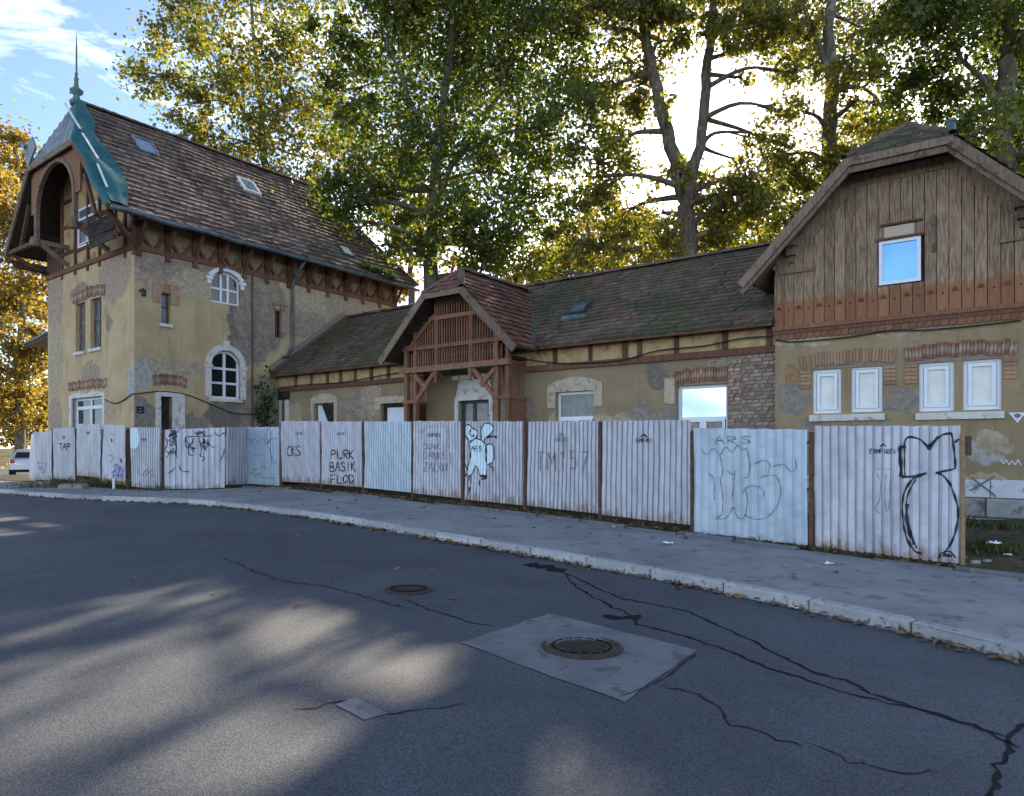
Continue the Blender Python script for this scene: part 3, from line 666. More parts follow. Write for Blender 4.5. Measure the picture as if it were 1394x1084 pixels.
# tarpaulin over the right-hand verge
P_, ax_, up_, n_ = poly_frame(pR); mb = MB(); NI, NJ = 26, 9; Tm = (Vector(pR[3])-Vector(pR[0])).dot(up_); vs = []
for i in range(NI):
    f = i/(NI-1); zt = f*Tm*.985; z = EZ+zt*up_.z; v0 = 9.2 if z < 11.4 else 9.22+(z-11.4)/2.0*.78
    wid = (.55+.42*math.sin(min(f*1.5, 1)*math.pi))*(1 if f < .8 else max(1-(f-.8)*3, .45))
    for j in range(NJ):
        g = j/(NJ-1); wr = .035*math.sin(f*19+g*5)+.03*math.sin(g*11+f*6)
        if g < .25: p = P_[0]+up_*zt+ax_*(v0-9.29-.05)+n_*(.13-.55*(.25-g)*(1.6+.5*math.sin(f*9)))+Vector((.0, wr*.8, 0))
        else: p = P_[0]+up_*zt+ax_*(v0-9.29+wid*(g-.25)/.75)+n_*(.155+wr*.6)
        vs.append(p)
mb.add(vs, [(i*NJ+j, i*NJ+j+1, (i+1)*NJ+j+1, (i+1)*NJ+j) for i in range(NI-1) for j in range(NJ-1)]); mb.build('tarpaulin', m_tarp, roof, True, False)
for f0, f1, sft in ((.62, .86, .15), (.36, .58, .22), (.30, .1, .1)):
    mb = MB(); mb.beam(P_[0]+up_*Tm*f0+ax_*sft+n_*.22, P_[0]+up_*Tm*f1+ax_*(sft-.08)+n_*.22, .06, .03); mb.build('batten', m_white, roof)
# skylights lie on the right-hand slope
def skylight(par, x, y, pl_pt, nn, axv, upv, w, h, gm, fm, tilt=0, name='skylight'):
    c = px_plane3(x, y, pl_pt, nn)+nn*.06
    u2 = (upv*math.cos(tilt)+nn*math.sin(tilt)); n2 = axv.cross(u2).normalized(); n2 = n2 if n2.z > 0 else -n2
    def q(a, b, c_): return c+axv*a+u2*b+n2*c_
    mb = MB()
    for a0, a1, b0, b1 in ((-w/2, -w/2+.07, 0, h), (w/2-.07, w/2, 0, h), (-w/2+.07, w/2-.07, 0, .07), (-w/2+.07, w/2-.07, h-.07, h)):
        mb.hexa([q(a0, b0, -.05), q(a1, b0, -.05), q(a1, b1, -.05), q(a0, b1, -.05), q(a0, b0, .07), q(a1, b0, .07), q(a1, b1, .07), q(a0, b1, .07)])
    o = mb.build(name, fm, par); mb = MB()
    mb.hexa([q(-w/2+.05, .05, .0), q(w/2-.05, .05, .0), q(w/2-.05, h-.05, .0), q(-w/2+.05, h-.05, .0), q(-w/2+.05, .05, .04), q(w/2-.05, .05, .04), q(w/2-.05, h-.05, .04), q(-w/2+.05, h-.05, .04)]); mb.build('pane', gm, o)
    mb = MB(); mb.hexa([q(-w/2-.1, -.2, -.06), q(w/2+.1, -.2, -.06), q(w/2+.1, 0, -.06), q(-w/2-.1, 0, -.06), q(-w/2-.1, -.2, -.03), q(w/2+.1, -.2, -.03), q(w/2+.1, 0, -.02), q(-w/2-.1, 0, -.02)]); mb.build('flashing', m_zinc, o)
skylight(roof, 203, 212, P_[0], n_, ax_, up_, .72, .95, m_mirror, m_zinc)
skylight(roof, 344, 265, P_[0], n_, ax_, up_, .72, .9, m_mirror, m_white)
skylight(roof, 475, 351, P_[0], n_, ax_, up_, .62, .7, m_creamglass, m_flash)
# long-side eave: gutter, downpipes, half-timbered band with brackets
mb = MB(); n = 26
gp = [(UC+EH+.07, 9.25+(22.2-9.25)*i/n, EZ-.06-.10*i/n+.03*math.sin(i*1.3)*(1 if i < 9 else .3)) for i in range(n+1)]; mb.tube(gp, .085, 8); mb.build('gutter', m_gutter, tower, True)
mb = MB(); mb.pbox(SL, TV0, TV1, ZS+.01, EZ+.3, -.25, -.06); mb.build('infill_panel', simple('eave_shaded_infill', (.27, .185, .105), (.36, .26, .155), 3, .92, .35, 40, c3=(.17, .12, .075), s3=3), tower)  # infill coloured darker to carry the shade under the eave
mb = MB(); mb.pbox(SL, TV0-.06, TV1, ZS-.1, ZS+.07, -.2, .06); mb.build('sill_beam', m_timber, tower)
mb = MB(); mb.pbox(SL, TV0-.06, TV1, EZ+.12, EZ+.3, -.2, .05); mb.build('wall_plate', m_timber, tower)
nb = 13
for i in range(nb):
    v = TV0+.12+(TV1-TV0-.24)*i/(nb-1)
    mb = MB(); mb.pbox(SL, v-.07, v+.07, ZS-.28, EZ+.12, -.05, .09)
    mb.beam((TU+.09, v, ZS+.05), (TU+.62, v, EZ-.02), .09, .09); mb.beam((TU-.05, v, EZ+.06), (TU+.75, v, EZ-.03), .1, .12)
    mb.build('bracket', m_timber, tower)
    if i < nb-1:
        dv = (TV1-TV0-.24)/(nb-1)
        mb = MB(); mb.pbeam(SL, (v+.07, ZS+.5), (v+dv*.42, ZS+.08), .09, -.05, .03); mb.pbeam(SL, (v+dv-.07, ZS+.5), (v+dv*.58, ZS+.08), .09, -.05, .034); mb.build('brace', m_timber, tower)
a, z = SL.px(396, 470); mb = MB(); mb.tube([(TU+.82, a+.1, EZ-.1), (TU+.5, a, EZ-.5), (TU+.1, a, EZ-.95), (TU+.1, a, z), (TU+.12, a-.25, z-.45), (TU+.12, a-.45, z-.5)], .06, 8); mb.build('downpipe', m_gutter, tower, True)
a, z = SL.px(342.5, 420); mb = MB(); mb.tube([(TU+.05, a, ZS), (TU+.05, a, .3)], .03, 6); mb.build('conduit', m_rust, tower)
# tower windows and their surrounds
window(tower, SL, *w_small, m_timber, m_grime, d=-.12, fw=.05, trans=(.55,), sill=m_whitetrim)
wu = window(tower, SL, *w_up, m_white, m_glass, d=-.1, fw=.07, mull=(.38, .62), trans=(.45,), arch=.28)
wa = window(tower, SL, *w_arch, m_white, m_glass, d=-.1, fw=.08, mull=(.5,), trans=(.62, .32), arch=(w_arch[1]-w_arch[0])/2, sill=m_whitetrim)
def arch_trim(par, pl, h, rise, wd, mat, foot, key=True, d=.06):
    mb = MB(); n = 14; w = (h[1]-h[0])/2; mid = (h[0]+h[1])/2; R = (w*w+rise*rise)/(2*rise); zc = h[3]-R; th = math.asin(min(w/R, 1))
    pts = [(mid+R*math.sin(-th+2*th*k/n), zc+R*math.cos(-th+2*th*k/n)) for k in range(n+1)]; R2 = R+wd
    pt2 = [(mid+R2*math.sin(-th+2*th*k/n), zc+R2*math.cos(-th+2*th*k/n)) for k in range(n+1)]
    for k in range(n): mb.ppoly(pl, [pts[k], pts[k+1], pt2[k+1], pt2[k]], -.05, d)
    zs_ = h[3]-rise
    for sg in (-1, 1):
        x0, x1 = sorted((mid+sg*w, mid+sg*(w+wd))); mb.pbox(pl, x0, x1, zs_-foot, zs_+.002, -.05, d-.003)
        mb.pbox(pl, x0-.04, x1+.04, zs_-.1, zs_, -.04, d+.03)
    if key: mb.pbox(pl, mid-.09, mid+.09, h[3]-.02, h[3]+wd+.12, -.04, d+.04)
    return mb.build('window_surround', mat, par)
arch_trim(tower, SL, w_arch, (w_arch[1]-w_arch[0])/2, .2, m_whitetrim, w_arch[3]-w_arch[2]-(w_arch[1]-w_arch[0])/2)
arch_trim(tower, SL, w_up, .28, .14, m_white, .25, False)
mb = MB(); mb.pbox(SL, w_small[0]-.28, w_small[0], w_small[3]-.35, w_small[3]+.3, -.04, .035); mb.pbox(SL, w_small[1], w_small[1]+.28, w_small[3]-.35, w_small[3]+.3, -.04, .035); mb.build('window_surround', m_ochrebrick, tower)
voussoirs(tower, SL, w_small[0]-.003, w_small[1]+.003, w_small[3], 0, .3, m_ochrebrick, 7)
window(tower, SL, *w_slit, m_timber, m_glass, d=-.14, fw=.04, mull=(.5,))
voussoirs(tower, SL, w_slit[0]-.12, w_slit[1]+.12, w_slit[3], .06, .24, m_redbrick, 7)
wd = w_door; mb = MB(); mb.pbox(SL, wd[0]-.16, wd[0], .2, wd[3]+.14, -.1, .05); mb.pbox(SL, wd[1], wd[1]+.42, .2, wd[3]+.14, -.1, .05); mb.pbox(SL, wd[0]+.0, wd[1], wd[3], wd[3]+.14, -.1, .048); mb.build('door_surround', m_whitetrim, tower)
mb = MB(); mb.pbox(SL, wd[0]+.01, wd[1]-.01, TB, wd[3]-.01, -.2, -.16); mb.build('door', m_darkwood, tower)
voussoirs(tower, SL, wd[0]-.25, wd[1]+.5, wd[3]+.34, .06, .34, m_redbrick, 16)
for g in (g1, g2):
    window(tower, SG_, *g, m_greytimber, m_grime, d=-.12, fw=.06, mull=(.5,), trans=(.6,), sill=m_whitetrim, sillw=.04)
voussoirs(tower, SG_, g1[0]-.25, g2[1]+.3, g2[3]+.02, .08, .36, m_redbrick, 22)
window(tower, SG_, *g3, m_white, m_glass, d=-.12, fw=.09, mull=(.5,), trans=(.78,), leaf=.06)
mb = MB(); mb.pbox(SG_, g3[0]-.2, g3[0], .5, g3[3]+.1, -.1, .05); mb.pbox(SG_, g3[1], g3[1]+.16, .5, g3[3]+.1, -.1, .05); mb.ppoly(SG_, [(g3[0], g3[3]), (g3[1], g3[3]), (g3[1], g3[3]+.13), ((g3[0]+g3[1])/2+.4, g3[3]+.2), ((g3[0]+g3[1])/2, g3[3]+.11), ((g3[0]+g3[1])/2-.4, g3[3]+.2), (g3[0], g3[3]+.13)], -.1, .048); mb.build('window_surround', m_whitetrim, tower)
voussoirs(tower, SG_, g3[0]-.3, g3[1]+.25, g3[3]+.26, .05, .3, m_redbrick, 22)
# street gable: loggia, timber frame, arched truss
yl_ = SG_.px(85, 300)[0]; yr_ = SG_.px(103, 300)[0]
def zroof(u): return EZ+(EH-abs(u-UC))*(RZ-EZ)/EH
mb = MB()
for (a0, a1) in ((yl_, yr_), (yr_, TU)):
    mb.ppoly(SG_, [(a0, ZS+.01), (a1, ZS+.01), (a1, zroof(a1)-.15), ((a0+a1)/2, zroof((a0+a1)/2)-.15), (a0, zroof(a0)-.15)], -.15, -.02)
mb.build('infill_panel', m_panel, tower)
mb = MB(); mb.pbox(SG_, TUL-.05, TU+.06, ZS-.1, ZS+.07, -.2, .07); mb.build('sill_beam', m_timber, tower)
for a in (yl_, yr_, SG_.px(120, 300)[0], SG_.px(136, 300)[0], TU-.6, TU-.02):
    mb = MB(); mb.pbox(SG_, a-.06, a+.06, ZS-.26, min(zroof(a)-.2, 11.2), -.1, .045); mb.build('stud', m_timber, tower)
for z in (8.55, 9.5, 10.4):
    mb = MB(); mb.pbox(SG_, yl_+.06, yr_-.06, z, z+.11, -.1, .03); mb.build('rail', m_timber, tower)
mb = MB(); mb.pbox(SG_, yr_+.06, TU-.08, 8.5, 8.6, -.1, .03); mb.build('rail', m_timber, tower)
gw = rect(SG_, 107, 134, 268, 330); window(tower, SG_, gw[0], gw[1], 8.6, 9.95, m_white, m_grime, d=.03, fw=.07, mull=(.5,), trans=(.5, .72), leaf=.04)
mb = MB()      # loggia box behind the opening
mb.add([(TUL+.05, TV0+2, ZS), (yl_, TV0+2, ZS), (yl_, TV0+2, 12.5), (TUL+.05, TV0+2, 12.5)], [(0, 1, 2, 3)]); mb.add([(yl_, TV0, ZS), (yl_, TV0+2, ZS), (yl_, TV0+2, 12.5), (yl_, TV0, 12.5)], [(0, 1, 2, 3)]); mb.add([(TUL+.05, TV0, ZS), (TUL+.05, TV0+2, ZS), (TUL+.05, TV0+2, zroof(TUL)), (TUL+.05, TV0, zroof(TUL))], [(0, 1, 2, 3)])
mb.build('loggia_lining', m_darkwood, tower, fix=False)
for k in range(9):       # parapet boards of the loggia
    a = TUL+.1+(yl_-TUL-.2)*k/8; mb = MB(); mb.pbox(SG_, a-.11, a+.1, ZS+.08, ZS+.95, -.02, .03); mb.build('parapet_board', m_timber, tower)
AP = Plane('v', 9.36); aw = 1.5; azc = 9.75; nseg = 12
mb = MB()
arc = [(UC+aw*math.cos(math.pi*k/nseg), azc+1.35*math.sin(math.pi*k/nseg)) for k in range(nseg+1)]
def zver(u): return min(zroof(u), 11.4)-.12
for k in range(nseg):
    p, q = arc[k], arc[k+1]; mb.ppoly(AP, [p, (p[0], zver(p[0])), (q[0], zver(q[0])), q], -.03, .03)
for sg in (-1, 1):
    mb.ppoly(AP, [(UC+sg*aw, azc), (UC+sg*aw, zver(UC+sg*aw)), (UC+sg*2.0, zver(UC+sg*2.0)), (UC+sg*2.0, azc)] , -.03, .03)
mb.build('gable_boarding', m_porch, tower)
mb = MB()
for k in range(nseg):
    p, q = arc[k], arc[k+1]; f = 1.1; mb.ppoly(AP, [p, q, (UC+(q[0]-UC)*f, azc+(q[1]-azc)*f), (UC+(p[0]-UC)*f, azc+(p[1]-azc)*f)], -.06, .07)
for sg in (-1, 1): mb.pbox(AP, UC+sg*(aw+.075)-.075, UC+sg*(aw+.075)+.075, 8.72, azc, -.06, .07)
mb.build('arched_truss', m_greytimber, tower)
for sg in (-1, 1):
    mb = MB(); mb.beam((UC+sg*1.6, 9.36, 8.8), (UC+sg*1.6, TV0, 8.15), .13, .13); mb.beam((UC+sg*1.6, 9.2, 8.78), (UC+sg*1.6, TV0+.1, 8.78), .14, .16); mb.lathe((UC+sg*1.6, 9.3, 8.62), [(.14, 0), (.16, .12), (.12, .28)], 10); mb.build('bracket', m_greytimber, tower)
    mb = MB(); mb.beam((UC+sg*1.65, 9.33, 8.75), (UC+sg*(EH-.15), 9.33, 8.78), .12, .14) if sg < 0 else None; mb.beam((UC+sg*3.1, 9.36, 8.75), (UC+sg*2.3, 9.36, 10.2), .1, .1); mb.beam((UC+sg*(EH-.25), 9.3, 8.75), (UC+sg*3.43, TV0, 8.05), .12, .12); mb.build('bracket', m_timber, tower)
# verge boards
for sg in (-1, 1):
    mb = MB(); a = Vector((UC+sg*EH, 9.24, EZ-.05)); b = Vector((UC+sg*1.84, 9.18, 11.33)); mb.beam(a, b, .06, .24); mb.build('bargeboard', m_greytimber if sg < 0 else m_timber, tower)
mb = MB(); mb.beam((UC-1.86, 9.18, 11.3), (UC+1.86, 9.18, 11.3), .06, .2); mb.build('bargeboard', m_greytimber, tower)
# soffit boards under the left eave and the loose boards at the right corner
for k in range(6):
    mb = MB(); a = UC-EH+.08+k*.15; mb.box(a, a+.135, 9.3, TV0+.3, 8.50-.08*k, 8.53-.08*k); mb.build('soffit_board', m_darkwood if k % 2 else m_timber, tower)
for k in range(6):
    z = 8.05+k*.17; mb = MB(); off = .12*random.random(); mb.beam((UC+1.85+off, 9.62, z+random.uniform(-.03, .03)), (TU+.42-off*.8, 9.62+random.uniform(-.04, .04), z+random.uniform(-.04, .04)), .03, .155); mb.build('loose_board', m_darkwood, tower)
mb = MB(); mb.beam((TU+.3, 9.66, 7.98), (TU+.3, 9.66, 9.0), .07, .07); mb.build('board_batten', m_timber, tower)
# low annex roof on the far side of the tower
mb = MB(); mb.hexa([(TUL-4.2, 11.0, 5.85), (TUL, 11.0, 6.2), (TUL, 15.5, 6.2), (TUL-4.2, 15.5, 5.85), (TUL-4.2, 11.0, 6.0), (TUL, 11.0, 6.4), (TUL, 15.5, 6.4), (TUL-4.2, 15.5, 6.0)]); ann = mb.build('annex_roof', m_tile_tower, tower)
mb = MB(); mb.tube([(TUL-4.27, 10.95, 5.93), (TUL-4.27, 15.5, 5.93)], .09, 8); mb.tube([(TUL-4.25, 10.96, 5.95), (TUL+.0, 10.96, 6.33)], .06, 6); mb.build('gutter', m_gutter, ann, True)
mb = MB(); mb.box(TUL-1.2, TUL, 11.6, 15.4, TB, 6.1); mb.build('annex_wall', m_pl_gab, tower)
for k in range(3):
    mb = MB(); v = 11.3+k*1.9; mb.beam((TUL, v, 5.3), (TUL-2.2, v, 6.0), .12, .14); mb.build('bracket', m_timber, tower)
# plaque, cable, lamp bracket
a, z = SL.px(183.5, 558); a2 = SL.px(196, 558)[0]; mb = MB(); mb.pbox(SL, a+.05, a2, z-.11, z+.12, 0, .02); pq = mb.build('plaque', m_black, tower)
mb = MB(); 
for k, (x0, x1) in enumerate(((.30, .62), (.22, .78))):
    mb.pbox(SL, a+.05+(a2-a-.05)*x0, a+.05+(a2-a-.05)*x1, z+.03-.09*k, z+.055-.09*k, .021, .023)
mb.build('plaque_lettering', m_faded, pq)
cb = [SG_.px(142, 543), SG_.px(155, 549), SG_.px(166, 547), SG_.px(181, 537)]; pts = [SG_.P(*p, .03) for p in cb]
pts += [SL.P(*SL.px(x, y), .05) for x, y in ((186, 536), (215, 533), (240, 535), (258, 539), (285, 550), (315, 562), (342, 564))]
mb = MB(); mb.tube(catmull(pts, 4), .018, 5); mb.build('cable', m_cable, tower)
mb = MB(); p = SL.P(*SL.px(190, 396), 0); mb.beam(p, p+Vector((.25, 0, .02)), .05); mb.lathe(p+Vector((.28, 0, -.1)), [(.03, -.12), (.07, -.1), (.08, .05), (.04, .12)], 8); mb.build('wall_lamp', m_cable, tower)

# ================================================================== WING
WV = 15.6; WP = Plane('v', WV); U0 = TU; U1 = -4.42; WEZ, WRZ, WRV, WEV = 4.31, 6.95, 18.8, 15.25; BZ = 3.72
wing = bthing('low_wing', 'low olive plaster wing with mossy tiled roof between tower and porch', 'building', U0, WV, 0)
wing['label'] = 'low single-storey wing with mossy tiled roof joining tower house to boarded gable house'
w1 = rect(WP, 428, 455, 549, 600); w2 = rect(WP, 519, 550, 549, 600); w3 = rect(WP, 757, 808, 533, 600); w4 = rect(WP, 921, 990, 524, 600); wdr = rect(WP, 625, 667, 545, 600); wsl = rect(WP, 383.5, 389, 549, 600)
w1 = (*w1[:2], 1.5, w1[3]); w2 = (*w2[:2], 1.5, w2[3]); w3 = (*w3[:2], 1.25, w3[3]); w4 = (*w4[:2], 1.0, w4[3]); wdr = (*wdr[:2], .3, wdr[3]); wsl = (*wsl[:2], .5, wsl[3])
def wl(items):
    r = []
    for x, y, rx, rz, k in items: a, z = WP.px(x, y); r.append((a-U0, z, rx, rz, k))
    return r
m_pl_wing = plaster('olive_plaster', (.265, .192, .11), (.355, .262, .155), wl([
    (487, 560, 1.0, .75, 'brick'), (505, 545, .55, .5, 'pink'), (400, 570, .5, .6, 'pale'), (893, 510, .32, .4, 'dark'), (880, 575, .9, .35, 'grey'), (835, 575, .5, .3, 'pale'), (1000, 480, .9, .22, 'brick'), (1050, 590, .6, .5, 'rust'), (770, 580, .6, .3, 'pale'), (700, 560, .6, .8, 'grey')]), 'x')
mb = MB(); wall_holes(mb, WP, U0, U1, -.1, WEZ+.3, [w1, w2, w3, w4, wdr, wsl], .2); wall = mb.build('wall', m_pl_wing, wing, fix=False)
mb = MB(); mb.add([(U0, 22, -.1), (U1, 22, -.1), (U1, 22, 4.3), (U0, 22, 4.3)], [(0, 1, 2, 3)]); mb.build('wall', m_pl_wing, wing, fix=False)
pF = [(U0, WEV, WEZ), (U1, WEV, WEZ), (-3.2, WRV, WRZ), (U0, WRV, WRZ)]; pB = [(U1, 22.3, WEZ), (U0, 22.3, WEZ), (U0, WRV, WRZ), (-3.2, WRV, WRZ)]
wroof = slab(pF, .03, .1).build('roof', m_darkwood, wing); slab(pB, .03, .1).build('roof_deck', m_darkwood, wroof)
for p in (pF, pB): tag(tiles(p, .22, .225, .05, .01).build('tile_field', m_tile_wing, wroof, fix=False), kind='stuff')
ridge_run(wroof, (U0, WRV, WRZ+.02), (-3.4, WRV, WRZ+.02), .12, .37)
mb = MB()      # verge flashing against the tower wall
mb.beam((U0+.12, WEV-.05, WEZ+.08), (U0+.12, WRV, WRZ+.1), .32, .07); mb.build('wall_flashing', m_ridge, wroof)
mb = MB(); mb.beam((U0+.02, WEV-.05, WEZ+.2), (U0+.02, WRV, WRZ+.22), .05, .22); mb.build('upstand', m_mortar, wroof)
Pw, axw, upw, nw = poly_frame(pF)
skylight(wroof, 783, 430, Pw[0], nw, axw, upw, .62, .7, m_grime, m_flash, name='roof_hatch')
# half-timbered band: plate, studs, infill, fascia
mb = MB(); mb.pbox(WP, U0, U1, BZ+.12, WEZ+.1, -.1, .03); mb.build('infill_panel', m_panel, wing)
for a0, a1 in ((U0, -17.2), (-17.2, -15.0), (-11.1, -8.0), (-8.0, U1)):
    mb = MB(); dz = random.uniform(-.015, .015); mb.pbox(WP, a0+.005, a1-.005, BZ-.03+dz, BZ+.12+dz, -.1, .085); mb.build('plate_beam', m_timber, wing)
studs = [x for x in (404, 425, 447, 465, 485, 507, 530)]+[757, 805, 852, 872, 922, 988, 1048]
for x in studs:
    a = WP.px(x, 470)[0]; wv = random.uniform(.05, .075); mb = MB(); mb.pbox(WP, a-wv, a+wv, BZ+.12, WEZ+.06, -.08, .07); mb.build('stud', m_timber, wing)
for f0_, f1_ in ((U0+.1, -15.6), (-10.5, -7.6), (-7.59, U1)):
    mb = MB(); mb.box(f0_, f1_, WEV-.02, WEV+.02, WEZ-.09, WEZ+.0); mb.build('fascia', m_timber, wing)
mb = MB(); pts = [WP.P(*WP.px(x, y), .12) for x, y in ((720, 490), (760, 495), (800, 495), (850, 491), (900, 478), (960, 472), (1010, 462), (1052, 459))]; mb.tube(catmull(pts, 4), .016, 5); mb.build('cable', m_cable, wing)
mb = MB(); pts = [WP.P(*WP.px(x, y), .12) for x, y in ((384, 528), (420, 524), (470, 521), (520, 512), (546, 508))]; mb.tube(catmull(pts, 4), .016, 5); mb.build('cable', m_cable, wing)
# wing windows
window(wing, WP, *w1, m_greytimber, m_screen, d=-.1, fw=.05); mb = MB(); mb.pbeam(WP, (w1[0]+.45, w1[3]), (w1[1]-.12, w1[3]-.95), .22, -.08, -.05); mb.ppoly(WP, [(w1[0]+.5, w1[3]-.05), (w1[1]-.03, w1[3]-.05), (w1[1]-.03, w1[3]-.8)], -.09, -.075); mb.build('broken_pane', m_darkwood, wing)
window(wing, WP, *w2, m_darkwood, m_screen, d=-.12, fw=.13)
window(wing, WP, *w3, m_pvc, m_grime, d=-.12, fw=.07, mull=(.5,), trans=(.62,), leaf=.05, toplight=True, low=m_glass)
window(wing, WP, *w4, m_pvc, m_mirror, d=-.12, fw=.07, mull=(.5,), trans=(.62,), leaf=.06, toplight=True, low=simple('brown_mottled_glass', (.16, .13, .10), (.28, .24, .19), 9, .3, 0, spec=.6))  # lower panes in a mottled brown
def segtrim(par, pl, h, wd, rise, mat, drop, d=.035):
    mb = MB(); n = 12; a0, a1 = h[0]-wd, h[1]+wd; mid = (a0+a1)/2; w = (a1-a0)/2; top = h[3]+.18
    for k in range(n):
        x0, x1 = a0+(a1-a0)*k/n, a0+(a1-a0)*(k+1)/n
        def zt(x): return top+rise*(1-((x-mid)/w)**2)
        mb.ppoly(pl, [(x0, h[3]+.001), (x1, h[3]+.001), (x1, zt(x1)), (x0, zt(x0))], -.03, d)
    mb.pbox(pl, a0, h[0]-.02, h[3]-drop, h[3], -.03, d-.002); mb.pbox(pl, h[1]+.02, a1, h[3]-drop, h[3], -.03, d-.002)
    return mb.build('window_surround', mat, par)
segtrim(wing, WP, w3, .27, .2, m_trim, .42)
segtrim(wing, WP, w1, .18, .16, m_trim, .75); segtrim(wing, WP, w2, .3, .05, m_trim, .2)
voussoirs(wing, WP, w4[0]-.08, w4[1]+.28, w4[3]+.0, .1, .32, m_redbrick, 24)
mb = MB(); mb.pbox(WP, w4[0]-.3, w4[0]-.04, w4[3]-.42, w4[3]+.2, -.03, .035); mb.build('window_surround', m_trim, wing)
bs = piece_mesh((.262, .1, .072), m_brick, .006); bh = piece_mesh((.126, .1, .072), m_brick, .006)
rs_ = piece_mesh((.262, .1, .072), m_redbrick, .006); rh_ = piece_mesh((.126, .1, .072), m_redbrick, .006)
mb = MB(); mb.pbox(WP, w4[1]+.02, U1+.0, .95, BZ-.04, -.05, .012); mb.build('mortar_bed', m_mortar, wing)
bricks_rect(wing, WP, w4[1]+.36, U1-.01, .98, BZ-.05, lambda a, z: random.random() > .012, bs, bh, d=.035)
bricks_rect(wing, WP, w4[1]+.03, w4[1]+.34, w4[3]-.5, w4[3]+.55, lambda a, z: True, rs_, rh_, d=.045)
bricks_rect(wing, WP, w4[1]+.03, w4[1]+.34, .98, w4[3]-.52, lambda a, z: True, bs, bh, d=.03)
# doorway in the porch
mb = MB(); mb.pbox(WP, wdr[0]-.14, wdr[0], .2, wdr[3]+.12, -.1, .06); mb.pbox(WP, wdr[1], wdr[1]+.14, .2, wdr[3]+.12, -.1, .06); mb.pbox(WP, wdr[0], wdr[1], wdr[3], wdr[3]+.12, -.1, .058)
mb.ppoly(WP, [(wdr[0]-.1, wdr[3]+.121), (wdr[1]+.1, wdr[3]+.121), (wdr[1]+.02, wdr[3]+.62), (wdr[0]+.02, wdr[3]+.62)], -.05, .03); mb.pbox(WP, wdr[0]-.2, wdr[1]+.2, wdr[3]+.62, wdr[3]+.74, -.05, .12); mb.build('door_surround', m_whitetrim, wing)
window(wing, WP, *wdr, m_door, m_grime, d=-.12, fw=.09, mull=(.42, .9), trans=(), label='glazed dark green double door under the porch')
mb = MB(); mb.pbox(WP, wsl[0]-.1, wsl[0], .5, wsl[3]+.12, -.1, .05); mb.pbox(WP, wsl[1], wsl[1]+.2, .5, wsl[3]+.12, -.1, .05); mb.build('door_surround', m_whitetrim, wing)
mb = MB(); mb.pbox(WP, wsl[0]-.14, wsl[1]+.25, wsl[3]+.12, wsl[3]+.5, -.05, .07); mb.build('lintel', m_darkwood, wing)
mb = MB(); mb.pbox(WP, wsl[0], wsl[1], .2, wsl[3], -.2, -.15); mb.build('door', m_darkwood, wing)

# ================================================================== PORCH
PC = -13.04; PV = 14.66; PP = Plane('v', PV); PS = Plane('u', PC+1.91)
porch = bthing('timber_porch', 'reddish brown timber lattice porch with its own small half-hipped tiled roof', 'porch', PC, PV, .3)
PE, PEV = 4.22, 14.2; pk = 2.45; PR_ = PE+pk
qR = [(PC+pk, PEV, PE), (PC+pk, 15.15, PE), (PC, 18.5, PR_), (PC, 15.0, PR_), (PC+.72, PEV, PE+pk-.72)]
qL = [(PC-pk, 15.15, PE), (PC-pk, PEV, PE), (PC-.72, PEV, PE+pk-.72), (PC, 15.0, PR_), (PC, 18.5, PR_)]
qJ = [(PC-.72, PEV, PE+pk-.72), (PC+.72, PEV, PE+pk-.72), (PC, 15.0, PR_)]
proof = slab(qR, .0, .07).build('roof', m_darkwood, porch)
for q in (qL, qJ): slab(q, .0, .07).build('roof_deck', m_darkwood, proof)
for q in (qR, qL, qJ): tag(tiles(q, .22, .24, .06, .01).build('tile_field', m_tile_porch, proof, fix=False), kind='stuff')
ridge_run(proof, (PC, 15.05, PR_+.02), (PC, 18.4, PR_+.02), .12, .36); ridge_run(proof, (PC, 15.0, PR_), (PC+.72, PEV, PE+pk-.7), .1, .36); ridge_run(proof, (PC, 15.0, PR_), (PC-.72, PEV, PE+pk-.7), .1, .36)
mb = MB(); mb.beam((PC+pk, 15.17, PE+.08), (PC, 18.5, PR_+.06), .55, .03, (.3, -.4, .85)); mb.build('valley_flashing', m_flash, proof)
mb = MB(); mb.beam((PC-pk, 15.17, PE+.08), (PC, 18.5, PR_+.06), .5, .03, (-.3, -.4, .85)); mb.build('valley_flashing', m_flash, proof)
for sg in (-1, 1):
    mb = MB(); mb.beam((PC+sg*(pk+.06), PEV-.02, PE-.1), (PC+sg*.70, PEV-.02, PE+pk-.78), .05, .2); mb.build('bargeboard', m_greytimber, porch)
mb = MB(); mb.beam((PC-.74, PEV-.02, PE+pk-.8), (PC+.74, PEV-.02, PE+pk-.8), .05, .16); mb.build('bargeboard', m_greytimber, porch)
def zp(a): return min(PE+pk-abs(a-PC), PE+pk-.72)
for a in (-1.91, -1.53, 1.53, 1.91):
    mb = MB(); mb.pbox(PP, PC+a-.065, PC+a+.065, .25, zp(PC+a)-.12, -.13, 0); mb.build('post', m_porch, porch)
for a in (-.65, .65):
    mb = MB(); mb.pbox(PP, PC+a-.075, PC+a+.075, 3.86, zp(PC+a)-.1, -.12, .02); mb.build('post', m_porch, porch)
for z, h0, h1 in ((3.86, -1.98, 1.98), (4.46, -1.75, 1.75), (5.27, -.95, .95), (5.78, -.7, .7)):
    mb = MB(); mb.pbox(PP, PC+h0, PC+h1, z, z+.11, -.1, .035 if z < 4 else .025); mb.build('rail', m_porch, porch)
mb = MB(); mb.pbox(PP, PC-2.0, PC+2.0, 3.80, 3.86, -.12, .09); mb.build('rail', m_greytimber, porch)
